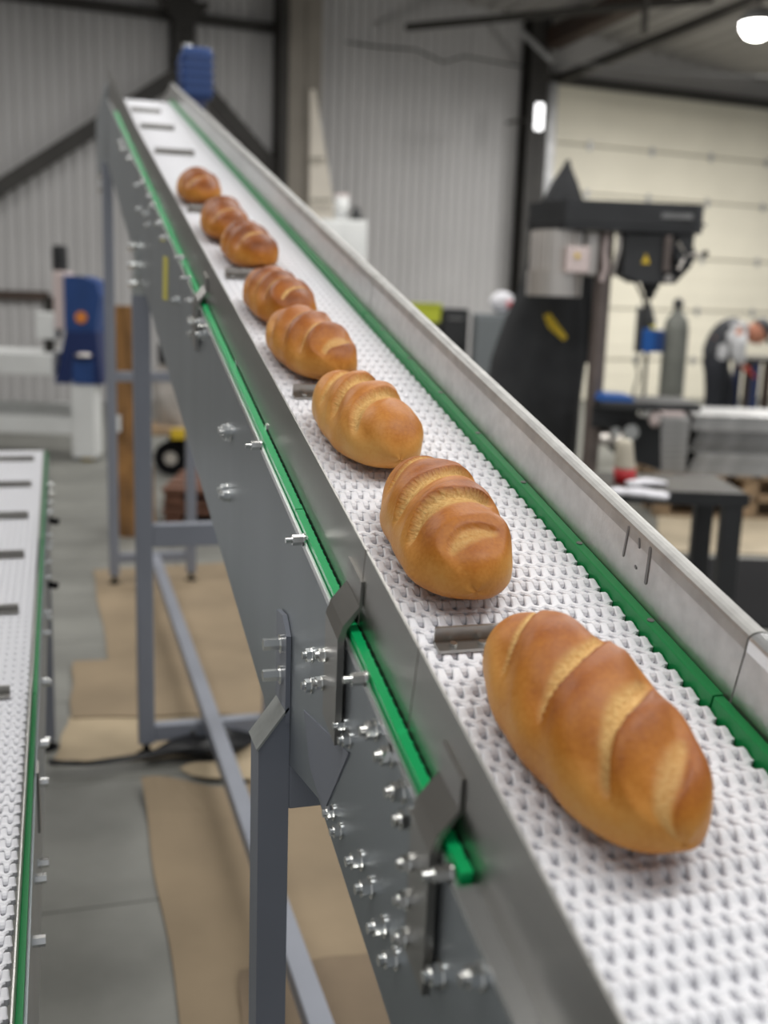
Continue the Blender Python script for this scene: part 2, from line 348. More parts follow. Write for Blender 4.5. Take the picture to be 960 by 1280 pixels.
# ================================================================== INCLINED CONVEYOR
conv = thing('inclined_conveyor', 'steel incline conveyor with white modular belt carrying the bread loaves', 'conveyor', (0.35, 2.6, 0))
bxf = lambda p: BP(*p)     # (x, s, h)
PIT = 0.0254; PX = 0.0129
def belt_module(x0=0.238, n=19):
    mb = MB()
    def finger(xc, sgn, hw=0.0032):
        prof = [(0.0005, -0.0026), (0.0045, -0.0022), (0.0085, -0.0004), (0.0112, 0.0006), (0.0138, 0.0003), (0.0162, -0.0016), (0.0174, -0.0044), (0.0160, -0.0076), (0.0127, -0.0090), (0.0005, -0.0085)]
        rings = []
        for dx, sc in ((-hw, 0.84), (-hw+0.0011, 1.0), (hw-0.0011, 1.0), (hw, 0.84)):
            ring = []
            for (ps, ph) in prof:
                w = 1.0+0.42*max(0, 1-ps/0.0085)
                ring.append((xc+dx*w, sgn*(0.008+(ps-0.008)*sc), -0.0044+(ph+0.0044)*sc))
            rings.append(ring)
        mb.loft(rings, smooth=False)
    for i in range(n): finger(x0+0.0035+PX*i, 1)
    for i in range(n-1): finger(x0+0.0035+PX*(i+.5), -1)
    # cross bar, zigzagged between the fingers
    rings = []
    for i in range(2*n-1):
        x, z = x0+0.0035+PX*i/2, (0.0022 if i % 2 == 0 else -0.0022)
        rings.append([(x, z-0.0037, -0.0032), (x, z-0.0018, -0.0018), (x, z+0.0018, -0.0018), (x, z+0.0037, -0.0032), (x, z+0.0039, -0.008), (x, z-0.0039, -0.008)])
    mb.loft(rings, smooth=False)
    # flat edge links
    mb.box((x0-0.004, -0.0105, -0.0088), (x0+0.0008, 0.0105, -0.0008))
    mb.cyl((x0-0.003, 0.0127, -0.0045), (x0+PX*(n-1)+0.006, 0.0127, -0.0045), 0.0021, 6)
    return mb
bmod = belt_module().mesh('belt_module', 'belt_plastic')
NM = 186
for k in range(NM):
    s = 0.215+PIT*k
    inst('belt_module', bmod, conv, BP(0, s, 0), (INC, 0, 0))
MB(bxf).box((0.240, 0.18, -0.030), (0.472, 4.94, -0.0072)).build('slider_bed', 'bed_plastic', conv)
MB(bxf).box((0.236, 0.20, -0.17), (0.474, 4.94, -0.160)).build('belt_return', 'belt_plastic', conv)
# steel flights across the belt
for s, xr in ((0.69, .405), (1.282, .40), (1.905, .40), (2.505, .40), (3.40, .404), (3.985, .402), (4.48, .40)):
    mb = MB(bxf); mb.box((0.286, s-0.010, 0.0005), (xr, s+0.006, 0.0032)); mb.box((0.286, s+0.004, 0.0005), (xr, s+0.0065, 0.016))
    f = mb.build('belt_flight', 'stainless', conv)
    for x in (0.300, 0.325, 0.36, 0.385):
        MB(bxf).cyl((x, s-0.0035, 0.003), (x, s-0.0035, 0.006), 0.0032, 6).build('bolt', 'zinc', f)
# left side: outer panel, green strip, inner guard
PO = 0.213
poly = [(0.15, -0.19), (0.735, -0.185), (0.90, -0.262), (4.95, -0.255), (4.95, 0.0), (1.8, 0.0), (0.43, 0.008), (0.15, 0.008)]
MB(bxf).prism(poly, lambda t: (PO, t[0], t[1]), lambda t: (PO+0.003, t[0], t[1])).build('side_panel', 'panel_steel', conv)
MB(bxf).box((PO-0.002, 0.15, 0.005), (0.2244, 0.428, 0.0105)).build('panel_flange', 'bright_flange', conv)
MB(bxf).box((PO-0.0015, 0.425, 0.004), (PO+0.0015, 4.7, 0.010)).build('panel_flange', 'bright_flange', conv)
for s0, s1 in ((0.432, 0.92), (0.922, 1.66), (1.70, 4.3)):
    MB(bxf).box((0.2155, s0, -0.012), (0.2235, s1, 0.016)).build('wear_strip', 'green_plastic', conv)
    mb = MB(bxf); s = s0+0.01
    while s < min(s1, 2.2)-0.02: mb.box((0.2228, s, 0.0158), (0.2236, s+0.009, 0.0166)); s += 0.0127
    mb.build('notch_row', 'rubber', conv, 'stuff')
for s0, s1 in ((0.15, 0.568), (0.570, 0.708), (0.710, 1.70), (1.702, 3.2), (3.202, 4.95)):
    MB(bxf).box((0.2245, s0, 0.0), (0.2263, s1, 0.082)).build('guard_plate', 'stainless', conv)
MB(bxf).prism([(3.2, 0.08), (4.95, 0.08), (4.95, 0.13), (4.65, 0.115)], lambda t: (0.2245, t[0], t[1]), lambda t: (0.2263, t[0], t[1])).build('guard_plate', 'stainless_matte', conv)
# right side
MB(bxf).prism([(0.15, -0.19), (0.735, -0.185), (0.90, -0.262), (4.95, -0.255), (4.95, -0.01), (0.15, -0.01)], lambda t: (0.497, t[0], t[1]), lambda t: (0.50, t[0], t[1])).build('side_panel', 'panel_steel', conv)
for s0, s1, xo in ((0.2, 0.583, 0.4875), (0.585, 1.66, 0.489), (1.663, 3.3, 0.489), (3.303, 4.95, 0.489)):
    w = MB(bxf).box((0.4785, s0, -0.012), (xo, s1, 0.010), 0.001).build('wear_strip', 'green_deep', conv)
    s = s0+0.11
    while s < min(s1, 1.7):
        MB(bxf).cyl((0.484, s, 0.010), (0.484, s, 0.0108), 0.0032, 10).build('screw', 'galv_dark', w); s += 0.145
gp_m = ['stainless_matte', 'stainless_matte', 'stainless_matte', 'stainless_matte']
for i, (s0, s1) in enumerate(((0.2, 0.575), (0.577, 1.66), (1.663, 3.3), (3.303, 5.05))):
    h1 = 0.066
    g = MB(bxf).box((0.4893, s0, -0.01), (0.4911, s1, h1)).build('guard_plate', gp_m[i], conv)
    # rolled top edge
    prof = [(0.4893, h1-0.010)]+[(0.4985+0.0095*cos(pi-pi*q/7), h1+0.0055*sin(pi*q/7)) for q in range(8)]+[(0.508, h1-0.008), (0.5065, h1-0.008), (0.5065, h1-0.001), (0.4915, h1-0.003)]
    MB(bxf).prism(prof, lambda t: (t[0], s0, t[1]), lambda t: (t[0], s1, t[1])).build('guard_rim', 'bright_flange' if i == 0 else 'rim_steel', g)
# slots and holes in the right guard
def slot(p, q, r):
    a = bpx(*p, 0.489); b = bpx(*q, 0.489); d = Vector((b[0]-a[0], b[1]-a[1])).normalized(); n = Vector((-d.y, d.x))*r
    poly = []
    for k in range(7):
        t = pi/2+pi*k/6; poly.append((a[0]+(d.x*cos(t)+n.x/r*sin(t))*r, a[1]+(d.y*cos(t)+n.y/r*sin(t))*r))
    for k in range(7):
        t = -pi/2+pi*k/6; poly.append((b[0]+(d.x*cos(t)+n.x/r*sin(t))*r, b[1]+(d.y*cos(t)+n.y/r*sin(t))*r))
    return MB(bxf).prism(poly, lambda t: (0.4886, *t), lambda t: (0.4894, *t))
slot((786, 659), (779, 694), 0.0014).build('slot', 'galv_dark', conv)
slot((813, 686), (807, 728), 0.0020).build('slot', 'galv_dark', conv)
slot((799, 674), (799, 684), 0.0013).build('slot', 'galv_dark', conv)
slot((794, 708), (795, 710), 0.0013).build('slot', 'galv_dark', conv)
# folded brackets over the left strip
def bracket(s0, s1, hlow):
    t = 0.0025; w = s1-s0
    mb = MB(bxf)
    # tab on the panel, sloping bridge, up-turned tab on the guard
    path = [(0.2045, hlow), (0.2045, 0.010), (0.2085, 0.021), (0.2215, 0.036), (0.2222, 0.056)]
    o = [(0.0022, 0), (0.0024, -0.001), (0.0035, -0.0030), (0.0055, -0.0018), (0.0055, 0)]
    a = path+[(p[0]+q[0], p[1]+q[1]) for p, q in zip(path[::-1], o)]
    sk = lambda h: 0.25*(h-0.02)        # the tab hangs close to plumb
    mb.add([(x, s0-sk(h)*-0.9, h) for x, h in a]+[(x, s1-sk(h)*-0.9, h) for x, h in a],
           [(i, i+1, 5+4-i-1+0, 9-i) for i in range(4)]+[(10+9-i, 10+9-i-1, 10+i+1, 10+i) for i in range(4)]+[(i, (i+1) % 10, 10+(i+1) % 10, 10+i) for i in range(10)])
    return mb.build('bracket', 'stainless', conv)
def hexbolt(parent, s, h, x=PO, out=0.011, r=0.0062, name='bolt'):
    mb = MB(bxf)
    mb.cyl((x, s, h), (x-0.0015, s, h), r*1.4, 14)
    mb.cyl((x-0.0015, s, h), (x-0.0015-(out-0.0015)*0.62, s, h), r*1.12, 6)
    mb.cyl((x-0.0015-(out-0.0015)*0.62, s, h), (x-out, s, h), r*0.66, 10)
    return mb.build(name, 'zinc', parent)
def pbolt(px, py, out=0.011, r=0.0062, x=PO):
    s, h = bpx(px, py, x-out*0.45); return hexbolt(conv, s, max(h, -0.24), x, out, r)
for (s0, s1, hl, bs) in ((0.697, 0.740, -0.078, ((0.726, -0.024), (0.726, -0.052))), (0.458, 0.496, -0.085, ((0.483, -0.022), (0.480, -0.050), (0.473, -0.076))), (1.66, 1.70, -0.055, ((1.68, -0.02),))):
    br = bracket(s0, s1, hl)
    for (s, h) in bs: hexbolt(br, s, h, 0.2045, 0.009, 0.0048)
for px, py in ((424, 907), (431, 925), (411, 1016), (420, 1039)): pbolt(px, py, 0.010, 0.0052)
for px, py in ((461, 913), (480, 945), (494, 990), (504, 1025), (443, 1076), (455, 1110), (471, 1159), (485, 1199), (542, 1219), (590, 1222)): pbolt(px, py, 0.013, 0.0062)
for px, py in ((445, 849), (548, 1093), (370, 675), (318, 557), (283, 540), (238, 375), (224, 322), (232, 348)): pbolt(px, py, 0.018, 0.0045)
for px, py in ((280, 537), (283, 544), (279, 612), (281, 620), (240, 399), (250, 402), (239, 418), (250, 418), (218, 376), (203, 298), (190, 258), (186, 246), (178, 228), (170, 232), (172, 262), (181, 268), (183, 282), (197, 280), (160, 198), (152, 186), (149, 178)): pbolt(px, py, 0.014, 0.0065)
for s in (1.13, 1.36, 1.9, 2.4, 3.0):
    MB(bxf).cyl((0.2245, s, 0.018), (0.2225, s, 0.018), 0.005, 6).build('bolt', 'zinc', conv)
# yellow sticker strip on the panel
g = [bpx(*p, PO) for p in ((204.5, 320), (210.5, 322), (209.5, 376), (204, 374))]
MB(bxf).prism(g, lambda t: (PO-0.0012, *t), lambda t: (PO-0.0001, *t)).build('sticker', 'yellow_label', conv)
# level head section at the top with drive
TY = BP(0, 4.95, 0).y; TZ = BP(0, 4.95, 0).z
MB().box((PO, TY-0.03, TZ-0.25), (PO+0.003, 6.1, TZ+0.06)).build('head_panel', 'panel_steel', conv)
MB().box((0.497, TY-0.03, TZ-0.25), (0.50, 6.1, TZ+0.06)).build('head_panel', 'panel_steel', conv)
MB().box((0.2245, TY+0.02, TZ), (0.2263, 6.1, TZ+0.085)).build('guard_plate', 'stainless_matte', conv)
MB().box((0.489, TY+0.02, TZ), (0.491, 6.1, TZ+0.085)).build('guard_plate', 'stainless_matte', conv)
MB().box((0.238, TY-0.02, TZ-0.03), (0.474, 6.05, TZ-0.004)).build('head_belt', 'belt_plastic', conv)
mt = MB(); mt.box((0.530, TY-0.05, TZ+0.015), (0.655, TY+0.16, TZ+0.225), 0.015)
for k in range(5): mt.box((0.525, TY-0.055, TZ+0.04+0.035*k), (0.660, TY+0.165, TZ+0.052+0.035*k))
mtr = mt.build('drive_motor', 'blue_paint', conv)
MB().cyl((0.555, TY+0.05, TZ+0.225), (0.555, TY+0.05, TZ+0.25), 0.022, 12).build('terminal_cap', 'zinc', mtr)
MB().box((0.50, TY-0.04, TZ-0.09), (0.62, TY+0.14, TZ+0.02)).build('gearbox', 'blue_dark', mtr)
# supporting frames
def tube_leg(lf, x0, x1, y0, z1, d=0.05, name='leg'):
    return MB().box((x0, y0, 0.045), (x1, y0+d, z1), 0.003).build(name, 'frame_paint', lf)
def foot(lf, x, y):
    f = MB().lathe([(0.03, 0.0), (0.03, 0.008), (0.012, 0.016), (0.008, 0.05)], (x, y, 0.0), 14).build('foot', 'rubber', lf)
# near frame
f1 = bpy.data.objects.new('leg_frame', None); C.objects.link(f1); f1.parent = conv; ORG[f1.name] = Vector((0, 0, 0))
mb = MB(); y0, y1 = 1.0, 1.045
poly = [(0.181, 0.045), (0.2126, 0.045), (0.2126, 0.985), (0.2115, 0.985), (0.181, 0.944)]
mb.prism(poly, lambda t: (t[0], y0, t[1]), lambda t: (t[0], y1, t[1])).build('leg', 'frame_paint', f1)
MB().prism([(0.1798, 0.9425), (0.2118, 0.9855), (0.2108, 0.9875), (0.1785, 0.9445)], lambda t: (t[0], y0-0.001, t[1]), lambda t: (t[0], y1+0.001, t[1])).build('end_cap', 'weld_steel', f1)
MB().prism([(0.999, 0.97), (1.05, 0.97), (1.05, 1.075), (1.02, 1.078), (0.999, 1.062)], lambda t: (0.2075, *t), lambda t: (0.2125, *t)).build('mount_plate', 'frame_paint', f1)
for z in (1.015, 1.048):
    MB().cyl((0.2075, 1.02, z), (0.188, 1.02, z), 0.0062, 6).cyl((0.2075, 1.02, z), (0.205, 1.02, z), 0.010, 14).build('bolt', 'zinc', f1)
for px, py in ((385, 819), (384, 857)): pbolt(px, py, 0.010, 0.0055)
g = [bpx(*p, 0.2105) for p in ((378, 888), (434, 942), (403, 1014), (386, 960))]
MB(bxf).prism(g, lambda t: (0.2116, *t), lambda t: (0.2129, *t)).build('gusset', 'frame_paint', f1)
MB().box((0.2118, 1.0, 0.875), (0.56, 1.045, 0.925), 0.003).build('crossbar', 'frame_paint', f1)
MB().box((0.56, 1.0, 0.045), (0.60, 1.045, 1.0), 0.003).build('leg', 'frame_paint', f1)
MB().box((0.2118, 1.0, 0.08), (0.56, 1.045, 0.125), 0.003).build('crossbar', 'frame_paint', f1)
foot(f1, 0.193, 1.02); foot(f1, 0.58, 1.02)
def frame(y, xl, xr, zt, wt, zc):
    f = bpy.data.objects.new('leg_frame', None); C.objects.link(f); f.parent = conv; ORG[f.name] = Vector((0, 0, 0))
    for x in (xl, xr):
        MB().box((x, y, 0.045), (x+wt, y+wt, zt), 0.003).build('leg', 'frame_paint', f); foot(f, x+wt/2, y+wt/2)
    for z in zc: MB().box((xl+wt, y+0.003, z[0]), (xr, y+wt-0.003, z[1]), 0.003).build('crossbar', 'frame_paint', f)
    return f
f2 = frame(3.08, 0.195, 0.575, 1.37, 0.048, ((0.05, 0.10), (0.652, 0.718)))
MB().prism([(0.195, 1.36), (0.243, 1.36), (0.2125, 1.52), (0.207, 1.52)], lambda t: (t[0], 3.085, t[1]), lambda t: (t[0], 3.125, t[1])).build('mount_plate', 'weld_steel', f2)
for z in (1.40, 1.45, 1.50): MB().cyl((0.207, 3.09, z), (0.185, 3.09, z), 0.010, 8).build('bolt', 'zinc', f2)
f3 = frame(5.04, 0.196, 0.556, TZ-0.25, 0.046, ((0.105, 0.15), (0.96, 1.005)))
for z in (1.86, 1.80): MB().cyl((0.196, 5.06, z), (0.18, 5.06, z), 0.010, 8).build('bolt', 'zinc', f3)
MB().box((0.385, 1.02, 0.101), (0.43, 5.06, 0.143), 0.003).build('tie_bar', 'frame_paint', conv)
for x in (0.355, 0.46): MB().cyl((x, 3.083, 0.075), (x, 3.073, 0.075), 0.009, 6).build('bolt', 'zinc', conv)

# ================================================================== LOAVES
def loaf(name, label, x, s, rot, L, W, H, scores, dark, seed, ear=-1):
    rnd = random.Random(seed); nu, nv = 170, 128
    ph = [rnd.uniform(0, 6.28) for _ in range(8)]
    ss = lambda a, b, v: (lambda t: t*t*(3-2*t))(max(0.0, min(1.0, (v-a)/(b-a))))
    vs, tone, sc = [], [], []
    for i in range(nu+1):
        u = sin(pi/2*(-1+2*i/nu)*0.995)
        a = u*L/2; R = max(0.0, 1-abs(u)**2.5)**0.5
        for k in range(nv):
            th = 2*pi*k/nv; ct, st = cos(th), sin(th)
            phi = (pi/2-th+pi) % (2*pi)-pi          # 0 on top, positive to the right
            b = R*W/2*math.copysign(abs(ct)**0.92, ct)
            c = R*(H*0.62 if st > 0 else H*0.38)*math.copysign(abs(st)**(0.95 if st > 0 else 0.55), st)
            lump = 0.0012*(sin(7*u+ph[0])*cos(2*th+ph[1])+0.6*sin(15*u+ph[2]+3*th)+0.5*sin(5*th+ph[3]+6*u))
            msk = dz = 0.0; valley = 0.0; lip = 0.0
            for (uk, slope, w0, p0, pr, dep) in scores:
                lat = (phi-p0)/pr
                if abs(lat) > 1.25: continue
                d = a-uk*L/2-slope*(W/2)*phi-0.003*sin(2.2*phi+uk*5+ph[4])
                e = max(0.0, 1-lat*lat); hw = w0*math.sqrt(e)*(0.88+0.12*sin(5*phi+ph[5]+uk*3))+1e-5
                t = d/max(hw, w0*0.25)*ear; fade = ss(0, 0.35, e)
                if abs(t) < 1.0:
                    wob = 0.10*sin(13*phi+ph[6])*sin(7.3*phi+ph[2])+0.05*sin(31*phi+ph[3])
                    msk = max(msk, (0.7 if dep < 0.0035 else 1.0)*fade*ss(-1.0, -0.15+wob, t)*ss(1.0, 0.93 if dep > 0.0035 else 0.5, t))
                    dz -= dep*fade*ss(-1.1, 0.75, t)*ss(1.0, 0.86, t)
                elif t >= 1.0:
                    g = math.exp(-((t-1.0)/0.75)**2)*fade; dz += 0.35*dep*g; lip = max(lip, math.exp(-((t-1.0)/0.30)**2)*fade)
                q = (d*ear)/(L*0.085); valley = max(valley, math.exp(-(q+0.25)**2)*ss(1.25, 0.7, abs(lat)))
            rf = ss(0.05, 0.75, R); hf = st*R
            k1 = 1+((lump*rf+0.0026-0.0075*valley*rf)+dz*rf)/(W/2)
            bx, cz = b*k1, c*(k1 if st > -0.1 else 1)
            vs.append((bx, a*(1+0.006*sin(3*th+ph[6])), cz+H*0.38))
            side = math.exp(-((hf-0.12)/0.30)**2)
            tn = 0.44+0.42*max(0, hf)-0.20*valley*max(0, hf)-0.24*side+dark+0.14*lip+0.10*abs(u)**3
            if hf < -0.25: tn += 0.25*ss(-0.25, -0.7, hf)
            tn += (0.06*sin(5*u+ph[7])*ct+0.05*sin(11*u+3*th+ph[0]))*rf
            tone.append(max(0.02, min(1, tn))); sc.append(msk)
    fs = []
    for i in range(nu):
        for k in range(nv): fs.append((i*nv+k, i*nv+(k+1) % nv, (i+1)*nv+(k+1) % nv, (i+1)*nv+k))
    fs += [tuple(range(nv))[::-1], tuple(range(nu*nv, nu*nv+nv))]
    zmin = min(v[2] for v in vs)
    me = bpy.data.meshes.new(name); me.from_pydata([(v[0], v[1], v[2]-zmin) for v in vs], [], fs)
    me.polygons.foreach_set('use_smooth', [True]*len(fs))
    bm_ = bmesh.new(); bm_.from_mesh(me); bmesh.ops.recalc_face_normals(bm_, faces=bm_.faces[:]); bm_.to_mesh(me); bm_.free()
    for nm, arr in (('tone', tone), ('score', sc)):
        at_ = me.attributes.new(nm, 'FLOAT', 'POINT'); at_.data.foreach_set('value', arr)
    me.materials.append(M('bread'))
    o = bpy.data.objects.new(name, me); C.objects.link(o); o.location = BP(x, s, 0.0008)
    o.rotation_euler = (Matrix.Rotation(INC, 3, 'X') @ Matrix.Rotation(rot, 3, 'Z')).to_euler()
    tag(o, label, 'bread loaf', 'scored loaves in a row on the conveyor belt'); return o
# scores: (centre u, slope da/db, half width, lateral reach, depth)
loaf('bread_loaf', 'glossy golden loaf with broad pale scores, first from the low end of the belt', 0.3437, 0.5375, 0.0534, 0.245, 0.103, 0.082,
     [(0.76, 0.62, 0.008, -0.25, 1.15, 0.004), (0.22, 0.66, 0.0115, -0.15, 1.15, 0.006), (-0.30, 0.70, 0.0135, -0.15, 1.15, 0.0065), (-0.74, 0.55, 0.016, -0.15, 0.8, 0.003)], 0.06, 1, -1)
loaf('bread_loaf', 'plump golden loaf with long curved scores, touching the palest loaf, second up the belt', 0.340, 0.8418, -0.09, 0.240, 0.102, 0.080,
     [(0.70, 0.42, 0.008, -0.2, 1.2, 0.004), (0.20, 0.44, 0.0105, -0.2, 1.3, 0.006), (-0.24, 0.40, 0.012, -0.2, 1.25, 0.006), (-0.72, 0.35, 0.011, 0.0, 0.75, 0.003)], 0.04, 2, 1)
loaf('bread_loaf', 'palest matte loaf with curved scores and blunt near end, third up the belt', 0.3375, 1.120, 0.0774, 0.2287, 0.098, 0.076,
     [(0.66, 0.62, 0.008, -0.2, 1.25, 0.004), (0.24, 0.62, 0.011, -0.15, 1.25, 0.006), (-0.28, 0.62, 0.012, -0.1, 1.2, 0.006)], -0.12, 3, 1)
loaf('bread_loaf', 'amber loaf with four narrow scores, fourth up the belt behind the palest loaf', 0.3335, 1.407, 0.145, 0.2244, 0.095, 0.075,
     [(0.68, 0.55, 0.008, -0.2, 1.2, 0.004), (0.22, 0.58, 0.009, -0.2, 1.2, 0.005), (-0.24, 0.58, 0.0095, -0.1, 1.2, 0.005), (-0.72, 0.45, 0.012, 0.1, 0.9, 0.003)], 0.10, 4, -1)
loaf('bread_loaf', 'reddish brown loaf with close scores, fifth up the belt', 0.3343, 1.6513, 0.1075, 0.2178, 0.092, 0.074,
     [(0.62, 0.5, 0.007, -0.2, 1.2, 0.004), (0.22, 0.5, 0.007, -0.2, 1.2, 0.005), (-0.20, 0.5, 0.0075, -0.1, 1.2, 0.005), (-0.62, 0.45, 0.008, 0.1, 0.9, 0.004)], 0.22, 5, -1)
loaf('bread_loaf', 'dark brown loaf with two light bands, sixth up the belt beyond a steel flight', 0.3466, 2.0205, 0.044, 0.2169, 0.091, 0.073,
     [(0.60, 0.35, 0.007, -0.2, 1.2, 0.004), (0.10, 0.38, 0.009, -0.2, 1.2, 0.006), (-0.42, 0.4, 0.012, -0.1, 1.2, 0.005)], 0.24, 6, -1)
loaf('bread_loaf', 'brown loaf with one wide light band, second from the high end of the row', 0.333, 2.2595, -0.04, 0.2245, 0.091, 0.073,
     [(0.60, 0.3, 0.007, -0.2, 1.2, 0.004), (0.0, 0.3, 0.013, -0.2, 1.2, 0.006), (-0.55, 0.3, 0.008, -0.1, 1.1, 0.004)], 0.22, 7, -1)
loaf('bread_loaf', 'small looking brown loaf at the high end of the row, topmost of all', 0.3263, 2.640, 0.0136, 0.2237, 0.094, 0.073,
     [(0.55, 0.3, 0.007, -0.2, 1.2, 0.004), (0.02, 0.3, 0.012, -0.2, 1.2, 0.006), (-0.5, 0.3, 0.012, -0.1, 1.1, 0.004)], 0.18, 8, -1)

# ================================================================== LOW CONVEYOR ON THE LEFT
HL = 0.65; LI = math.radians(2.12)
LD = Vector((0, cos(LI), sin(LI))); LN = Vector((0, -sin(LI), cos(LI)))
def LP(x, s, h): return Vector((x, 0, HC))+LD*s+LN*(h-HL)
lxf = lambda p: LP(*p)
low = thing('low_conveyor', 'near level white belt conveyor at left with dark flights across it', 'conveyor', (-0.17, 2.1, 0))
for k in range(108):
    inst('belt_module', bmod, low, LP(-0.536, 0.74+PIT*k, 0), (LI, 0, 0))
MB(lxf).box((-0.296, 0.72, -0.03), (-0.062, 3.47, -0.0095)).build('slider_bed', 'bed_plastic', low)
for s in (3.31, 2.955, 2.61, 2.27, 1.915, 1.54, 1.2):
    MB(lxf).box((-0.19, s-0.012, 0.0005), (-0.083, s+0.006, 0.004)).box((-0.19, s+0.004, 0.0005), (-0.083, s+0.0065, 0.014)).build('belt_flight', 'stainless', low)
for s0, s1 in ((0.72, 1.55), (1.553, 3.47)):
    MB(lxf).box((-0.054, s0, -0.012), (-0.0525, s1, 0.022 if s0 < 1 else 0.004)).build('guard_plate', 'stainless_matte', low)
    MB(lxf).box((-0.0522, s0, -0.03), (-0.046, s1, -0.004)).build('wear_strip', 'green_deep', low)
MB(lxf).box((-0.046, 0.72, -0.21), (-0.043, 3.47, -0.014)).build('side_panel', 'panel_steel', low)
MB(lxf).box((-0.320, 0.72, -0.21), (-0.317, 3.47, -0.014)).build('side_panel', 'panel_steel', low)
MB(lxf).box((-0.316, 0.72, -0.02), (-0.31, 3.47, 0.04)).build('guard_plate', 'stainless_matte', low)
for s in [0.9+0.115*k for k in range(22)]:
    o = MB(lxf).cyl((-0.043, s, -0.05-0.05*(int(s*10) % 3 == 0)), (-0.030, s, -0.05-0.05*(int(s*10) % 3 == 0)), 0.006, 6).build('bolt', 'zinc', low)
MB(lxf).prism([(1.30, -0.09), (1.335, -0.09), (1.335, -0.006), (1.30, -0.006)], lambda t: (-0.043, *t), lambda t: (-0.040, *t)).build('bracket', 'stainless', low)
for y in (1.1, 3.2):
    z = LP(0, y, -0.21).z
    for x in (-0.316, -0.084): 
        l = MB().box((x, y, 0.03), (x+0.04, y+0.04, z), 0.003).build('leg', 'frame_paint', low)
        MB().lathe([(0.028, 0), (0.028, 0.008), (0.01, 0.02), (0.01, 0.04)], (x+0.02, y+0.02, 0), 12).build('foot', 'rubber', l)
    MB().box((-0.276, y+0.002, z-0.06), (-0.084, y+0.038, z-0.02)).build('crossbar', 'frame_paint', low)
p = LP(-0.043, 3.05, -0.12)
MB().cyl(p, p+Vector((0.028, 0, -0.006)), 0.009, 10).build('tension_knob', 'rubber', low)
p = LP(-0.043, 2.55, -0.15)
MB().cyl(p, p+Vector((0.024, 0, -0.006)), 0.008, 10).build('tension_knob', 'rubber', low)

# ================================================================== CARDBOARD ON THE FLOOR
def sheet(name, label, pts, m, z, curl=None, th=0.004, grp=None):
    P = [atz(x, y, z) for x, y in pts]; n = 14
    mb = MB(); rows = []
    for i in range(n+1):
        row = []
        for k in range(n+1):
            u, v = i/n, k/n
            q = P[0]*(1-u)*(1-v)+P[1]*u*(1-v)+P[2]*u*v+P[3]*(1-u)*v
            dz = 0.0012*(1+sin(7*u+z*900)*cos(5*v+z*300))
            if curl: dz += curl*max(0, 1-v*6)*(0.5+0.5*sin(9*u+1))
            row.append(q+Vector((0.004*sin(11*v+z*500), 0.004*sin(13*u), dz)))
        rows.append(row)
    vs = [v for r in rows for v in r]; N_ = len(vs); vs2 = vs+[v+Vector((0, 0, th)) for v in vs]; fs = []
    I = lambda i, k: i*(n+1)+k
    for i in range(n):
        for k in range(n):
            fs += [(I(i, k), I(i, k+1), I(i+1, k+1), I(i+1, k)), (N_+I(i, k), N_+I(i+1, k), N_+I(i+1, k+1), N_+I(i, k+1))]
    for i in range(n):
        fs += [(I(i, 0), I(i+1, 0), N_+I(i+1, 0), N_+I(i, 0)), (I(i, n), N_+I(i, n), N_+I(i+1, n), I(i+1, n)), (I(0, i), N_+I(0, i), N_+I(0, i+1), I(0, i+1)), (I(n, i), I(n, i+1), N_+I(n, i+1), N_+I(n, i))]
    mb.add(vs2, fs, False)
    return tag(mb.build(name, m), label, 'cardboard', 'cardboard sheets laid on the floor')
sheet('cardboard_sheet', 'large brown cardboard sheet with curled far edge beside the near conveyor leg', [(176, 985), (420, 985), (560, 1330), (235, 1330)], 'cardboard', 0.0005, 0.03)
sheet('cardboard_sheet', 'dark brown cardboard sheet under the near end of the incline conveyor', [(300, 1215), (480, 1190), (620, 1400), (300, 1400)], 'cardboard_dark', 0.007)
sheet('cardboard_sheet', 'small pale cardboard flap lifted beyond the black film by the middle leg', [(225, 970), (345, 925), (352, 974), (300, 976)], 'cardboard_light', 0.012, 0.02)
sheet('cardboard_sheet', 'tan cardboard sheet at the foot of the middle left leg, before the black film', [(86, 898), (340, 890), (345, 940), (66, 957)], 'cardboard_light', 0.0005)
sheet('cardboard_sheet', 'olive brown cardboard sheet behind the middle left leg, with dark front edge', [(92, 828), (345, 818), (350, 893), (88, 899)], 'cardboard', 0.006)
sheet('cardboard_sheet', 'farthest cardboard sheet, between the middle and far conveyor legs', [(116, 714), (285, 704), (348, 832), (138, 836)], 'cardboard', 0.001)
# crumpled black film
mb = MB(); rings = []
for i in range(40):
    t = i/39; px = 60+t*280; py = 961-12*t-28*max(0, t-0.45)*1.6+3*sin(9*t)
    c = atz(px, py, 0.011); w = 0.012+0.06*math.exp(-((t-0.72)/0.18)**2); hgt = 0.012+0.035*math.exp(-((t-0.72)/0.2)**2)
    rings.append([tuple(c+Vector((0.01*sin(5*a+7*t), w*cos(a)*(1+0.3*sin(13*t+3*a)), 0.014+hgt*(0.5+0.5*sin(a))*(1+0.3*sin(21*t+2*a))))) for a in [2*pi*k/10 for k in range(10)]])
mb.loft(rings); tag(mb.build('black_film', 'black_film'), 'crumpled strip of black plastic film across the floor at the middle leg', 'plastic film')

# ================================================================== THINGS BEYOND THE CONVEYOR, LEFT
def frame_at(px, py, depth, turn=0.0):
    """local frame standing on the floor at a photograph point: u right, v away, z up (metres)"""
    p = at(px, py, depth); base = Vector((p.x, p.y, 0)); a = YAW+turn
    U = Vector((cos(a), -sin(a), 0)); V = Vector((sin(a), cos(a), 0))
    k = depth/FPX; hz = at(px, py, depth).z
    return base, (lambda q: base+U*q[0]+V*q[1]+Vector((0, 0, q[2]))), k
def zof(px, py, d): return at(px, py, d).z
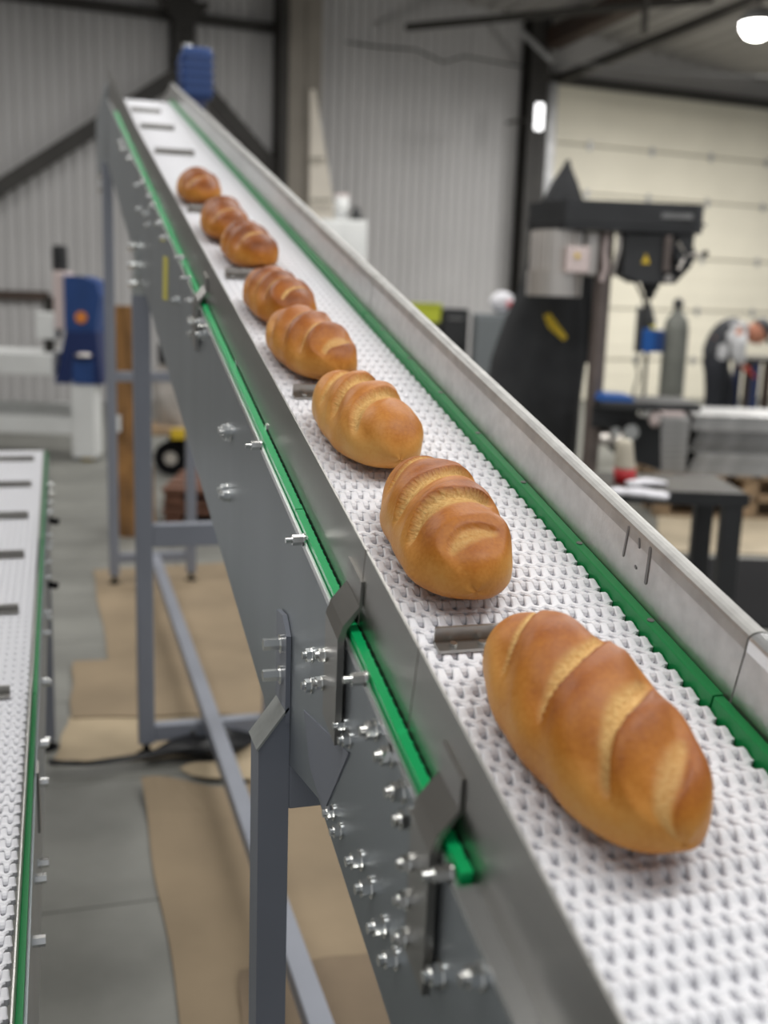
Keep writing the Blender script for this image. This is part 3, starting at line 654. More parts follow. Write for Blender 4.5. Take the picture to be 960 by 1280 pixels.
# white machine with blue head
B0, fx, k = frame_at(95, 480, 8.4)
def ux(px): return (px-95)*8.4/FPX
def zz(py): return zof(95, py, 8.4)
mc = thing('bench_machine', 'white machine bench with blue head standing against the left wall', 'machine', B0)
MB(fx).box((ux(-70), -0.05, zz(470)), (ux(68), 0.55, zz(442)), 0.01).build('bed', 'white_paint', mc)
for x in (ux(-66), ux(88)): 
    l = MB(fx).box((x, 0.0, 0.03), (x+0.185, 0.22, zz(474)), 0.01).build('leg', 'white_paint', mc)
    MB(fx).cyl((x+0.09, 0.1, 0), (x+0.09, 0.1, 0.03), 0.05, 12).build('foot', 'yellow_paint', l)
MB(fx).box((ux(-66)+0.18, 0.02, zz(546)), (ux(88), 0.16, zz(524)), 0.006).build('lower_beam', 'white_paint', mc)
MB(fx).box((ux(-66)+0.18, 0.42, zz(530)), (ux(88), 0.52, zz(513)), 0.006).build('lower_beam', 'white_paint', mc)
MB(fx).prism([(ux(68), zz(480)), (ux(127), zz(480)), (ux(122), zz(414)), (ux(84), zz(414))], lambda t: (t[0], 0, t[1]), lambda t: (t[0], 0.4, t[1])).build('body', 'blue_dark', mc)
MB(fx).box((ux(92), -0.02, zz(480)), (ux(118), 0.0, zz(450)), 0.004).build('access_cover', 'blue_paint', mc)
MB(fx).prism([(ux(82), zz(414)), (ux(120), zz(414)), (ux(127), zz(370)), (ux(122), zz(352)), (ux(104), zz(345)), (ux(82), zz(345))], lambda t: (t[0], 0.02, t[1]), lambda t: (t[0], 0.38, t[1])).build('head', 'blue_paint', mc)
MB(fx).cyl((ux(103), 0.02, zz(396)), (ux(103), 0.0, zz(396)), 0.045, 16).build('badge', 'orange', mc)
MB(fx).lathe([(0.01, 0), (0.066, 0.005), (0.066, 0.02), (0.03, 0.03)], fx((ux(106), -0.01, zz(441))) - B0 if False else (ux(106), -0.02, zz(445)), 14).build('nameplate', 'silver', mc)
MB(fx).box((ux(67), 0.05, zz(412)), (ux(82), 0.3, zz(340)), 0.01).build('ram_guide', 'pinkish_white', mc)
MB(fx).box((ux(44), 0.04, zz(425)), (ux(68), 0.24, zz(391)), 0.012).build('control_box', 'white_paint', mc)
MB(fx).cyl((ux(57), 0.12, zz(442)), (ux(57), 0.12, zz(425)), 0.04, 12).build('spindle', 'dark_steel', mc)
MB(fx).cyl((ux(58), 0.16, zz(391)), (ux(58), 0.16, zz(372)), 0.05, 12).build('spindle_housing', 'dark_steel', mc)
mm = MB(fx); mm.cyl((ux(72), 0.15, zz(340)), (ux(72), 0.15, zz(308)), 0.055, 14)
for q in range(5): mm.cyl((ux(72), 0.15, zz(336-5*q)), (ux(72), 0.15, zz(334-5*q)), 0.065, 14)
mm.build('motor', 'cast_black', mc)
# tall brown roll behind the legs
B1, fr, _ = frame_at(160, 520, 6.0)
rb = MB(fr); rings = []
for i in range(26):
    z = 1.28*i/25; ring = []
    for kk in range(28):
        a = 2*pi*kk/28; r = 0.085+0.010*sin(3*a+4*z)+0.006*sin(7*a+9*z)+0.012*sin(2.5*z+1)
        ring.append((r*1.25*cos(a)+0.02*(1-z)*0.4, r*sin(a), z))
    rings.append(ring)
rb.loft(rings)
rl = rb.build('cardboard_roll', 'brown_roll'); tag(rl, 'tall upright roll of brown packing cardboard behind the left conveyor legs', 'cardboard roll')
MB(fr).box((-0.055, -0.125, 0.60), (-0.015, -0.10, 0.69)).build('paper_label', 'white_paint', rl)
# stacked reddish pallets
B2, fp, _ = frame_at(262, 640, 6.3)
for lvl, lab in ((0, 'lower reddish brown pallet on the floor behind the conveyor legs'), (1, 'upper reddish brown pallet of the low stack behind the conveyor legs')):
    z0 = 0.125*lvl; pal = thing('pallet', lab, 'pallet', B2+Vector((0, 0, z0)), 'reddish pallets behind the legs')
    for q in range(3): MB(fp).box((-0.28, 0.02+0.3*q, z0), (0.42, 0.12+0.3*q, z0+0.02)).build('slat', 'pallet_red', pal)
    for q in range(3):
        for w in range(3): MB(fp).box((-0.27+0.29*w, 0.02+0.3*q, z0+0.02), (-0.17+0.29*w, 0.12+0.3*q, z0+0.085)).build('block', 'pallet_red', pal)
    for q in range(5): MB(fp).box((-0.28, 0.0+0.155*q, z0+0.085), (0.42, 0.115+0.155*q, z0+0.108+0.006*(q % 2))).build('slat', 'pallet_red', pal)
# cart with a sack
B3, fc, _ = frame_at(212, 540, 8.0)
def uc(px): return (px-212)*8.0/FPX
def zc(py): return zof(212, py, 8.0)
ct = thing('hand_cart', 'low trolley carrying a pale sack behind the conveyor legs', 'trolley', B3)
MB(fc).box((uc(180), -0.1, zc(543)), (uc(262), 0.5, zc(533)), 0.005).build('deck', 'pallet_wood', ct)
MB(fc).box((uc(218), -0.12, zc(546)), (uc(240), -0.1, zc(533))).build('edge_guard', 'yellow_paint', ct)
for x in (uc(214), uc(250)):
    for v in (0.0, 0.4):
        wv = MB(fc).cyl((x, v-0.02, 0.13), (x, v+0.03, 0.13), 0.13, 18).build('wheel', 'rubber', ct)
        MB(fc).cyl((x, v-0.03, 0.13), (x, v-0.02, 0.13), 0.05, 12).build('hub', 'silver', wv)
        MB(fc).box((x-0.02, v-0.005, 0.13), (x+0.02, v+0.015, zc(543))).build('fork', 'dark_steel', ct)
mb = MB(fc); rings = []
for i in range(14):
    t = i/13; ring = []
    for kk in range(24):
        a = 2*pi*kk/24; r = (0.19+0.012*sin(4*a+9*t)+0.01*sin(7*a-5*t))*(0.55+0.45*math.sin(pi*(0.15+0.8*t))**0.5)
        ring.append((0.02+r*cos(a)*0.95, 0.2+r*sin(a), zc(533)+t*(zc(453)-zc(533))))
    rings.append(ring)
mb.loft(rings); tag(mb.build('sack', 'sack'), 'crumpled pale grey sack sitting on the low trolley', 'sack')
mb = MB(fc).box((-0.10, 0.06, zc(453)-0.012), (0.12, 0.3, zc(428)), 0.02); tag(mb.build('black_case', 'cast_black'), 'black case lying on top of the pale sack', 'case')

# ================================================================== THINGS BEYOND THE CONVEYOR, RIGHT
# leaning cream sheet, tall cabinet with tins
p0, p1, p2, p3 = at(388, 112, 12.3), at(426, 300, 12.3), at(388, 300, 12.3), at(394, 112, 12.3)
zt = p0.z; xb = Vector((p0.x, p0.y, 0)); 
P_ = [Vector((p2.x, p2.y, 0.0)), Vector((p1.x+0.36, p1.y-0.1, 0.0)), p3, p0]
mb = MB(); dn = Vector((sin(YAW), cos(YAW), 0))*0.03; mb.add(P_+[q+dn for q in P_], [(0, 1, 2, 3), (7, 6, 5, 4), (0, 4, 5, 1), (1, 5, 6, 2), (2, 6, 7, 3), (3, 7, 4, 0)])
cs = mb.build('tapered_panel', 'cream_sheet'); tag(cs, 'tall narrow cream panel tapering to a point beside the grey wall column', 'panel')
for py in (198, 250):
    a, b = at(388, py, 12.28), at(388+ (py-112)*0.19, py, 12.28); MB().cyl(a, b, 0.018, 6).build('rail', 'door_joint', cs)
def ubox(name, label, cat, px0, px1, pyt, depth, m, dep=0.4, zb=0.0, bev=0.008, grp=None):
    cx = (px0+px1)/2; base, f, kk = frame_at(cx, 400, depth); h = (px1-px0)*kk/2; zt = zof(cx, pyt, depth)
    o = thing(name, label, cat, base+Vector((0, 0, zb)), grp)
    MB(f).box((-h, 0, zb), (h, dep, zt), bev).build('body', m, o)
    return o, f, h, zt
cb, f, h, zt = ubox('tall_cabinet', 'white tall cabinet beside the grey column', 'cabinet', 398, 455, 276, 11.0, 'white_paint', 0.45)
for s_ in (-1, 1):
    d = MB(f).box((-h*0.98 if s_ < 0 else 0.004, -0.018, 0.06), (-0.004 if s_ < 0 else h*0.98, 0, zt-0.02), 0.004).build('door', 'white_paint', cb)
    MB(f).box((s_*0.03-0.006, -0.035, 1.0), (s_*0.03+0.006, -0.018, 1.15)).build('handle', 'galv', d)
t = MB(f).lathe([(0.001, 0), (0.075, 0), (0.075, 0.23), (0.06, 0.235)], (-0.03, 0.15, zt), 16).build('paint_tin', 'white_paint'); tag(t, 'white tin with pinkish lid on the white cabinet', 'tin')
MB(f).lathe([(0.078, 0.23), (0.078, 0.255), (0.001, 0.258)], (-0.03, 0.15, zt), 16).build('lid', 'pinkish_white', t)
t = MB(f).lathe([(0.001, 0), (0.055, 0), (0.05, 0.08), (0.03, 0.12), (0.03, 0.14), (0.001, 0.14)], (0.12, 0.12, zt), 14).build('small_pot', 'cast_black'); tag(t, 'small dark pot beside the white tin on the white cabinet', 'pot')
# low furniture behind the guard
cb, f, h, zt = ubox('tool_cabinet', 'black tool cabinet between the yellow tote and the grey cabinet', 'cabinet', 553, 586, 386, 8.6, 'black_metal', 0.45)
for q in range(4):
    d = MB(f).box((-h*0.92, -0.015, 0.12+0.29*q), (h*0.92, 0, 0.38+0.29*q), 0.004).build('drawer', 'cast_black', cb); MB(f).box((-0.06, -0.03, 0.33+0.29*q), (0.06, -0.015, 0.35+0.29*q)).build('handle', 'galv_dark', d)
cb, f, h, zt = ubox('grey_cabinet', 'grey metal cabinet beside the black hanging jacket', 'cabinet', 595, 642, 393, 8.4, 'grey_cabinet', 0.45)
d = MB(f).box((-h*0.95, -0.015, 0.06), (h*0.95, 0, zt-0.03), 0.004).build('door', 'grey_cabinet', cb); MB(f).box((-h*0.8, -0.03, 0.7), (-h*0.7, -0.015, 0.85)).build('handle', 'galv', d)
mb = MB(f); mb.ell((0.07, 0.2, zt+0.092), (0.10, 0.12, 0.09)); hb_ = mb.build('helmet', 'white_cloth'); tag(hb_, 'white helmet with a pink patch on the grey cabinet', 'helmet')
MB(f).ell((0.12, 0.09, zt+0.08), (0.03, 0.025, 0.03)).build('patch', 'pink', hb_)
cb, f, h, zt = ubox('dark_crate', 'dark crate standing under the yellow tote', 'crate', 513, 551, 403, 8.6, 'cast_black', 0.4)
for q in range(3): MB(f).box((-h, -0.012, 0.3+0.28*q), (h, 0, 0.34+0.28*q)).build('rib', 'black_metal', cb)
o = thing('yellow_tote', 'bright lime yellow tote on the dark crate', 'tote', cb.location+Vector((0, 0, zt)))
mb = MB(f); z1 = zt+0.15
mb.prism([(-h*0.95, zt), (h*0.95, zt), (h*1.05, z1), (-h*1.05, z1)], lambda q: (q[0], 0.02, q[1]), lambda q: (q[0], 0.36, q[1])).build('bin', 'lime', o)
MB(f).box((-h*1.08, 0.0, z1-0.02), (h*1.08, 0.38, z1), 0.004).build('rim', 'lime', o)

# drill press
DD = 6.0
BD, fd, kd = frame_at(746, 450, DD, 0.0)
def ud(px): return (px-746)*DD/FPX
def zd(py): return zof(746, py, DD)
dp = thing('drill_press', 'black floor standing drill press with silver motor in front of the cream door', 'drill press', BD)
MB(fd).cyl((0, 0, 0.03), (0, 0, zd(292)), 0.047, 20).build('column', 'rod_steel', dp)
MB(fd).box((-0.25, -0.35, 0), (0.28, 0.25, 0.05), 0.01).build('base', 'cast_black', dp)
a = 0.22
poly = [(ud(655), 0.16), (ud(690), -0.17), (ud(850), -0.12), (ud(859), -0.06), (ud(856), 0.12), (ud(835), 0.2), (ud(665), 0.24)]
cv = MB(fd).prism(poly, lambda q: (q[0], q[1], zd(291)), lambda q: (q[0], q[1], zd(257))).build('belt_cover', 'black_metal', dp)
sh = lambda q, k_: (q[0]*k_+0.002, q[1]*k_)
MB(fd).prism([sh(q, 1.03) for q in poly], lambda q: (q[0], q[1], zd(282)), lambda q: (q[0], q[1], zd(279))).build('lip', 'cast_black', cv)
MB(fd).box((ud(805), -0.139, zd(275)), (ud(842), -0.125, zd(269))).build('nameplate', 'galv_dark', cv)
mo = MB(fd); cx, cyv = ud(687), 0.02
mo.cyl((cx, cyv, zd(341)), (cx, cyv, zd(292)), 0.130, 28)
for q in range(24):
    an = 2*pi*q/24; mo.box((cx+0.135*cos(an)-0.006, cyv+0.135*sin(an)-0.006, zd(340)), (cx+0.135*cos(an)+0.006, cyv+0.135*sin(an)+0.006, zd(294)))
mo = mo.build('motor', 'silver', dp)
MB(fd).cyl((cx, cyv, zd(372)), (cx, cyv, zd(341)), 0.150, 32).build('motor_cowl', 'silver', mo)
MB(fd).box((ud(694), -0.16, zd(343)), (ud(722), -0.10, zd(312)), 0.006).build('junction_box', 'pinkish_white', mo)
MB(fd).cyl((ud(707), -0.16, zd(323)), (ud(707), -0.166, zd(323)), 0.014, 10).build('warning_label', 'yellow_paint', mo)
MB(fd).box((ud(722), -0.03, zd(345)), (ud(738), 0.05, zd(293)), 0.008).build('motor_bracket', 'silver', dp)
MB(fd).tube([(ud(745), -0.06, zd(293)), (ud(743), -0.07, zd(315)), (ud(746), -0.07, zd(335)), (ud(742), -0.06, zd(352))], 0.016).build('cable_loop', 'pinkish_white', dp)
MB(fd).tube([(ud(760), -0.06, zd(293)), (ud(761), -0.07, zd(312)), (ud(757), -0.07, zd(330)), (ud(755), -0.06, zd(345))], 0.014).build('cable_loop', 'silver', dp)
hd = MB(fd).prism([(ud(766), zd(292)), (ud(848), zd(292)), (ud(848), zd(330)), (ud(830), zd(352)), (ud(782), zd(352)), (ud(766), zd(343))], lambda q: (q[0], -0.10, q[1]), lambda q: (q[0], 0.12, q[1])).build('head', 'cast_black', dp)
MB(fd).prism([(ud(787), zd(329)), (ud(797), zd(329)), (ud(792), zd(317))], lambda q: (q[0], -0.104, q[1]), lambda q: (q[0], -0.1, q[1])).build('warning_label', 'yellow_paint', hd)
MB(fd).cyl((ud(835), -0.18, zd(318)), (ud(835), -0.10, zd(318)), 0.055, 20).build('feed_hub', 'black_metal', hd)
for an in (0.1, 2.2, 4.3):
    e = (ud(835)+0.10*cos(an), -0.19, zd(318)+0.10*sin(an)); hn = MB(fd).cyl((ud(835), -0.17, zd(318)), e, 0.008, 8).build('feed_handle', 'silver', hd)
    MB(fd).ell(e, (0.018, 0.018, 0.018)).build('knob', 'rubber', hn)
MB(fd).box((ud(812), -0.14, zd(338)), (ud(820), -0.10, zd(296)), 0.004).build('depth_stop', 'rod_steel', hd)
MB(fd).cyl((ud(820), -0.13, zd(346)), (ud(820), -0.10, zd(346)), 0.02, 12).build('knob', 'silver', hd)
MB(fd).lathe([(0.05, 0), (0.05, -0.03), (0.03, -0.06), (0.03, -0.08), (0.008, -0.10), (0.008, -0.15)], (ud(805), 0.0, zd(350)), 18).build('chuck', 'black_metal', dp)
MB(fd).tube([(ud(768), -0.09, zd(345)), (ud(782), -0.1, zd(352)), (ud(792), -0.1, zd(370)), (ud(797), -0.1, zd(385))], 0.008).build('lamp_cable', 'rubber', dp)
tb = MB(fd).box((ud(744), -0.24, zd(507)), (ud(866), 0.2, zd(497)), 0.008).build('table', 'cast_black', dp)
MB(fd).box((ud(742), -0.06, zd(535)), (ud(800), 0.06, zd(507)), 0.01).build('table_arm', 'cast_black', tb)
MB(fd).prism([(ud(756), zd(512)), (ud(832), zd(525)), (ud(838), zd(590)), (ud(785), zd(575)), (ud(752), zd(545))], lambda q: (q[0], 0.0, q[1]), lambda q: (q[0], 0.25, q[1])).build('machine_casting', 'black_metal', dp)
for px, r in ((783, 0.042), (764, 0.026)):
    MB(fd).cyl((ud(px), -0.26, zd(534)), (ud(px), -0.05, zd(534)), r, 16).build('clamp_roller', 'zinc', dp)
MB(fd).cyl((ud(748), -0.2, zd(545)), (ud(775), -0.2, zd(545)), 0.035, 12).build('clamp_roller', 'silver', dp)
MB(fd).ell((ud(813), -0.2, zd(518)), (0.032, 0.03, 0.045)).build('lever_knob', 'pinkish_white', dp)
MB(fd).cyl((ud(813), -0.2, zd(512)), (ud(813), -0.2, zd(507)), 0.01, 8).build('lever', 'silver', dp)
MB(fd).box((ud(746), -0.252, zd(514)), (ud(786), -0.02, zd(506)), 0.006)
o = MB(fd).prism([(ud(744), zd(497)), (ud(786), zd(497)), (ud(782), zd(497)+0.028), (ud(748), zd(497)+0.034)], lambda q: (q[0], -0.22, q[1]), lambda q: (q[0], 0.0, q[1])).build('blue_clamp', 'blue_bright')
tag(o, 'blue clamp lying on the drill press table', 'clamp')
# black jacket hanging from a stand behind the motor
BJ, fj, kj = frame_at(690, 450, 6.45)
def uj(px): return (px-690)*6.45/FPX
def zj(py): return zof(690, py, 6.45)
st = thing('coat_stand', 'thin dark stand holding up the black jacket beside the drill press', 'stand', BJ)
MB(fj).cyl((0.01, 0.02, 0), (0.01, 0.02, zj(214)), 0.012, 8).build('post', 'dark_steel', st)
for an in (0.4, 2.5, 4.6): MB(fj).tube([(0.01, 0.02, 0.2), (0.01+0.2*cos(an), 0.02+0.2*sin(an), 0.012)], 0.012).build('leg', 'dark_steel', st)
secs = [(205, 694, 2, .02), (215, 693, 6, .04), (232, 692, 15, .07), (255, 691, 24, .10), (300, 690, 30, .12), (350, 686, 36, .14), (400, 680, 48, .17), (450, 674, 58, .19), (500, 668, 62, .2), (560, 664, 64, .2), (620, 662, 64, .2)]
mb = MB(fj); rings = []
for py, cx, hw, dv in secs:
    ring = []
    for q in range(40):
        an = 2*pi*q/40; fold = 1+0.07*sin(6*an+py*0.01)*min(1, hw/30)+0.05*sin(11*an+py*0.02)*min(1, hw/30)
        ring.append((uj(cx)+hw*kj*cos(an)*fold, dv*0.8*sin(an)*fold, zj(py)))
    rings.append(ring)
mb.loft(rings, caps=True); jk = mb.build('jacket', 'black_cloth'); tag(jk, 'black hooded jacket with a yellow print hanging below the silver motor', 'jacket')
# sleeve and print
MB(fj).tube([(uj(722), 0.0, zj(320)), (uj(728), 0.0, zj(380)), (uj(731), 0.0, zj(430)), (uj(729), 0.0, zj(452))], [0.05, 0.055, 0.05, 0.045], 12).build('sleeve', 'black_cloth', jk)
MB(fj).prism([(uj(672), zj(394)), (uj(679), zj(391)), (uj(702), zj(419)), (uj(698), zj(424)), (uj(678), zj(408))], lambda q: (q[0], -0.158, q[1]), lambda q: (q[0], -0.12, q[1])).build('print', 'yellow_paint', jk)
# gas cylinder with trolley post and blue feeder
BG, fg, kg = frame_at(842, 450, 9.6)
zg = lambda py: zof(842, py, 9.6)
gc = thing('gas_cylinder', 'grey gas cylinder standing before the cream door', 'gas cylinder', BG)
MB(fg).lathe([(0.001, 0), (0.105, 0.01), (0.11, 0.03), (0.11, zg(412)), (0.095, zg(400)), (0.05, zg(391)), (0.035, zg(388)), (0.035, zg(385))], (0, 0, 0), 24).build('body', 'cyl_grey', gc)
MB(fg).lathe([(0.03, zg(386)), (0.045, zg(383)), (0.045, zg(376)), (0.02, zg(373)), (0.001, zg(372))], (0, 0, 0), 16).build('valve_cap', 'cast_black', gc)
BG2, fg2, _ = frame_at(812, 450, 9.6)
zg2 = lambda py: zof(812, py, 9.6)
ug2 = lambda px: (px-812)*9.6/FPX
wf = thing('wire_feeder', 'blue welding feeder with black hose on a thin post beside the gas cylinder', 'welder', BG2)
MB(fg2).cyl((-0.02, 0.05, 0.02), (-0.02, 0.05, zg2(440)), 0.018, 10).build('post', 'dark_steel', wf)
MB(fg2).cyl((-0.02, 0.05, 0), (-0.02, 0.05, 0.02), 0.07, 20).build('base', 'dark_steel', wf)
MB(fg2).box((ug2(799), -0.08, zg2(440)), (ug2(815), 0.15, zg2(411)), 0.01).build('housing', 'blue_bright', wf)
MB(fg2).box((ug2(816), -0.06, zg2(440)), (ug2(826), 0.15, zg2(412)), 0.01).build('side_housing', 'blue_paint', wf)
MB(fg2).box((ug2(795), -0.04, zg2(441)), (ug2(799), 0.12, zg2(385))).build('bracket', 'cast_black', wf)
MB(fg2).lathe([(0.075, zg2(411)), (0.08, zg2(402)), (0.05, zg2(388)), (0.02, zg2(378))], (ug2(806), 0.05, 0), 14).build('hose_reel', 'cast_black', wf)
MB(fg2).tube([(ug2(797), -0.05, zg2(440)), (ug2(795), -0.05, zg2(455)), (ug2(798), -0.06, zg2(470)), (ug2(794), -0.04, zg2(490)), (ug2(796), 0.0, 0.03)], 0.01).build('hose', 'rubber', wf)
MB(fg2).cyl((ug2(811), -0.085, zg2(409)), (ug2(811), -0.02, zg2(409)), 0.02, 10).build('knob', 'yellow_label', wf)

# black steel bench with spray can and gloves
BB, fb_, kb = frame_at(900, 620, 4.1)
zb = lambda py: zof(900, py, 4.1)
ubn = lambda px: (px-900)*4.1/FPX
bt = zb(616)
bn = thing('steel_bench', 'black steel bench behind the guard, spray can and gloves on it', 'bench', BB)
MB(fb_).box((ubn(700), 0.0, bt-0.035), (ubn(935), 0.42, bt), 0.004).build('top', 'steel_top', bn)
MB(fb_).box((ubn(700), -0.004, bt-0.05), (ubn(937), 0.0, bt)).build('edge_angle', 'black_metal', bn)
for x in (ubn(705), ubn(907)):
    for v in (0.0, 0.36): MB(fb_).box((x, v, 0), (x+0.075, v+0.06, bt-0.035), 0.003).build('leg', 'black_metal', bn)
MB(fb_).box((ubn(705), 0.01, 0.12), (ubn(907), 0.4, 0.15)).build('lower_shelf', 'black_metal', bn)
def onb(px, py): 
    p = atz(px, py, bt); return p
p = onb(781, 604); 
sc_ = thing('spray_can', 'beige can with a red band standing on the black bench', 'can', p)
lean = lambda q: p+Vector((q[0], q[1], q[2]))+Vector((-0.10*q[2], 0, 0))
MB(lean).lathe([(0.001, 0.06), (0.040, 0.06), (0.040, 0.07), (0.036, 0.13), (0.033, 0.165), (0.026, 0.175), (0.001, 0.175)], (0, 0, 0), 20).build('body', 'can_beige', sc_)
MB(lean).lathe([(0.001, 0), (0.043, 0), (0.043, 0.06), (0.001, 0.062)], (0, 0, 0), 20).build('band', 'red', sc_)
def glove(label, px, py, sc, rot, z):
    p = onb(px, py)+Vector((0, 0, z)); 
    R_ = lambda q: p+Vector((q[0]*cos(rot)-q[1]*sin(rot), q[0]*sin(rot)+q[1]*cos(rot), q[2]))
    mb = MB(R_); mb.ell((0, 0, 0.016), (0.055*sc, 0.038*sc, 0.016)); mb.ell((-0.06*sc, 0, 0.014), (0.035*sc, 0.034*sc, 0.014))
    for q in range(4): mb.tube([(0.03*sc, (-0.027+0.018*q)*sc, 0.014), (0.075*sc, (-0.03+0.02*q)*sc, 0.013), (0.10*sc-0.006*abs(q-1.5), (-0.031+0.021*q)*sc, 0.010)], [0.010, 0.0095, 0.007], 8)
    mb.tube([(-0.01, 0.03*sc, 0.014), (0.02*sc, 0.055*sc, 0.012), (0.045*sc, 0.062*sc, 0.010)], [0.011, 0.010, 0.007], 8)
    tag(mb.build('work_glove', 'white_cloth'), label, 'glove', 'white gloves on the bench')
glove('white work glove leaning lower on the bench, in front of the can', 797, 621, 1.15, -0.6, 0.0)
glove('white work glove behind the other, nearer the red band', 806, 608, 0.95, 0.2, 0.0)
# on the floor under the bench
P = [atz(822, 690, 0.002), atz(985, 696, 0.002), atz(975, 652, 0.002), atz(822, 647, 0.002)]
mb = MB(); mb.add(P+[q+Vector((0, 0, 0.012)) for q in P], [(3, 2, 1, 0), (4, 5, 6, 7), (0, 1, 5, 4), (1, 2, 6, 5), (2, 3, 7, 6), (3, 0, 4, 7)])
tag(mb.build('plywood_sheet', 'plywood'), 'pale plywood sheet on the floor beyond the black bench', 'plywood sheet')
P = [atz(830, 780, 0.002), atz(1010, 790, 0.002), atz(1000, 702, 0.002), atz(820, 696, 0.002)]
mb = MB(); mb.add(P+[q+Vector((0, 0, 0.008)) for q in P], [(3, 2, 1, 0), (4, 5, 6, 7), (0, 1, 5, 4), (1, 2, 6, 5), (2, 3, 7, 6), (3, 0, 4, 7)])
tag(mb.build('rubber_mat', 'rubber'), 'black rubber mat on the floor under the black bench', 'mat')
# pallets with metal trays and panels
BT, ft, kt = frame_at(880, 560, 7.0)
ut = lambda px: (px-880)*7.0/FPX
zt_ = lambda py: zof(880, py, 7.0)
def pallet(label, z0, grp):
    pal = thing('pallet', label, 'pallet', BT+Vector((0, 0, z0)), grp); L0, L1 = ut(826), ut(1010)
    for q in range(3): MB(ft).box((L0, 0.02+0.27*q, z0), (L1, 0.12+0.27*q, z0+0.02)).build('slat', 'pallet_wood', pal)
    for q in range(3):
        for w in range(4): MB(ft).box((L0+(L1-L0-0.1)*w/3, 0.02+0.27*q, z0+0.02), (L0+(L1-L0-0.1)*w/3+0.1, 0.12+0.27*q, z0+0.125)).build('block', 'pallet_wood', pal)
    for q in range(6): 
        x = L0+(L1-L0-0.11)*q/5; MB(ft).box((x, 0.0, z0+0.125), (x+0.11, 0.68, z0+0.145)).build('slat', 'pallet_wood', pal)
pallet('lower wooden pallet under the stacked metal parts, near the worker', 0.0, 'wooden pallets under the metal stacks')
pallet('upper wooden pallet carrying the stacked metal parts, near the worker', 0.147, 'wooden pallets under the metal stacks')
ORD = ['lowest', 'second from bottom', 'third from bottom', 'fourth from bottom', 'fifth from bottom', 'sixth from bottom', 'seventh from bottom', 'eighth from bottom', 'ninth from bottom']
z = 0.294; hA = (zt_(523)-z)/9
for q in range(9):
    mb = MB(ft); z0 = z+hA*q; x0, x1 = ut(828)+0.003*(q % 2), ut(860)-0.002*(q % 3)
    mb.box((x0, 0.03, z0), (x1, 0.55, z0+hA*0.35)); mb.box((x0-0.006, 0.024, z0+hA*0.35), (x1+0.006, 0.556, z0+hA*0.92))
    tag(mb.build('metal_tray', 'galv'), 'pale metal tray by the drill press, '+ORD[q]+' of its narrow stack', 'tray', 'metal trays stacked on the pallet')
hB = (zt_(518)-z)/8
for q in range(8):
    mb = MB(ft); z0 = z+hB*q; dx = 0.02*((q*7) % 3); x0, x1 = ut(863)+dx, ut(1000)+dx
    mb.box((x0, 0.0+0.01*(q % 2), z0), (x1, 0.6, z0+0.004)); mb.box((x0, 0.0+0.01*(q % 2), z0+0.004), (x1, 0.012+0.01*(q % 2), z0+hB*0.93)); mb.box((x0, 0.588, z0+0.004), (x1, 0.6, z0+hB*0.93))
    if q == 7: mb.box((x0, 0.0, z0+hB*0.9), (x1, 0.6, z0+hB*0.95))
    tag(mb.build('steel_trough', 'galv_dark' if q in (3, 4, 5) else 'galv'), ('dark' if q in (3, 4, 5) else 'light')+' grey folded steel trough, '+ORD[q]+' in the wide stack', 'steel trough', 'steel troughs stacked on the pallet')
mb = MB(ft).box((ut(829), 0.1, zt_(523)+0.002), (ut(858), 0.52, zt_(523)+0.03), 0.004); tag(mb.build('flat_carton', 'pinkish_white'), 'pinkish white flat carton on top of the metal trays', 'carton')

# welding table at the right edge
BWt, fw_, kw = frame_at(962, 480, 10.5)
uw = lambda px: (px-962)*10.5/FPX
zw = lambda py: zof(962, py, 10.5)
wt = thing('work_table', 'blue legged work table the bending worker leans toward', 'table', BWt)
MB(fw_).box((uw(925), -0.1, zw(453)), (uw(1060), 0.6, zw(448)), 0.005).build('top', 'steel_top', wt)
for px, m in ((937, 'blue_dark'), (952, 'rust_steel'), (1040, 'blue_dark')):
    for v in (-0.05, 0.5): MB(fw_).box((uw(px), v, 0), (uw(px)+0.075, v+0.06, zw(453)), 0.003).build('leg', m, wt)
MB(fw_).box((uw(940), -0.04, 0.22), (uw(1040), 0.02, 0.27)).build('rail', 'rust_steel', wt)

# ================================================================== BENDING WORKER
BPn, fn, kn = frame_at(897, 500, 10.4)
un = lambda px: (px-897)*10.4/FPX
zn = lambda py: zof(897, py, 10.4)
pr = thing('person', 'worker in black trousers and grey white sleeved jacket bending over a work table', 'person', BPn)
hip = (un(889), 0.0, zn(453)); w2 = 0.10
sp = [hip, (un(890), 0, zn(440)), (un(894), 0, zn(427)), (un(903), 0, zn(415)), (un(913), 0, zn(409)), (un(923), 0, zn(408)), (un(930), 0, zn(410))]
verts = list(sp); edges = [(i, i+1) for i in range(len(sp)-1)]; rad = [0.075, 0.09, 0.11, 0.12, 0.10, 0.055, 0.055]
def limb(pts, rs, root):
    b = len(verts)
    for i, p in enumerate(pts): verts.append(p); rad.append(rs[i]); edges.append((root if i == 0 else b+i-1, b+i))
    return b
legA = [(un(886), -w2, zn(458)), (un(887), -w2, zn(487)), (un(886), -w2, 0.10), (un(886), -w2, 0.05), (un(897), -w2, 0.035)]
legB = [(un(897), w2, zn(458)), (un(912), w2, zn(487)), (un(914), w2, 0.10), (un(914), w2, 0.05), (un(926), w2, 0.035)]
legr = [0.06, 0.055, 0.045, 0.04, 0.035]
limb(legA, legr, 0); limb(legB, legr, 0)
armA = [(un(908), -0.19, zn(415)), (un(907), -0.24, zn(444)), (un(917), -0.20, zn(455))]
armB = [(un(910), 0.19, zn(415)), (un(916), 0.24, zn(440)), (un(925), 0.18, zn(452))]
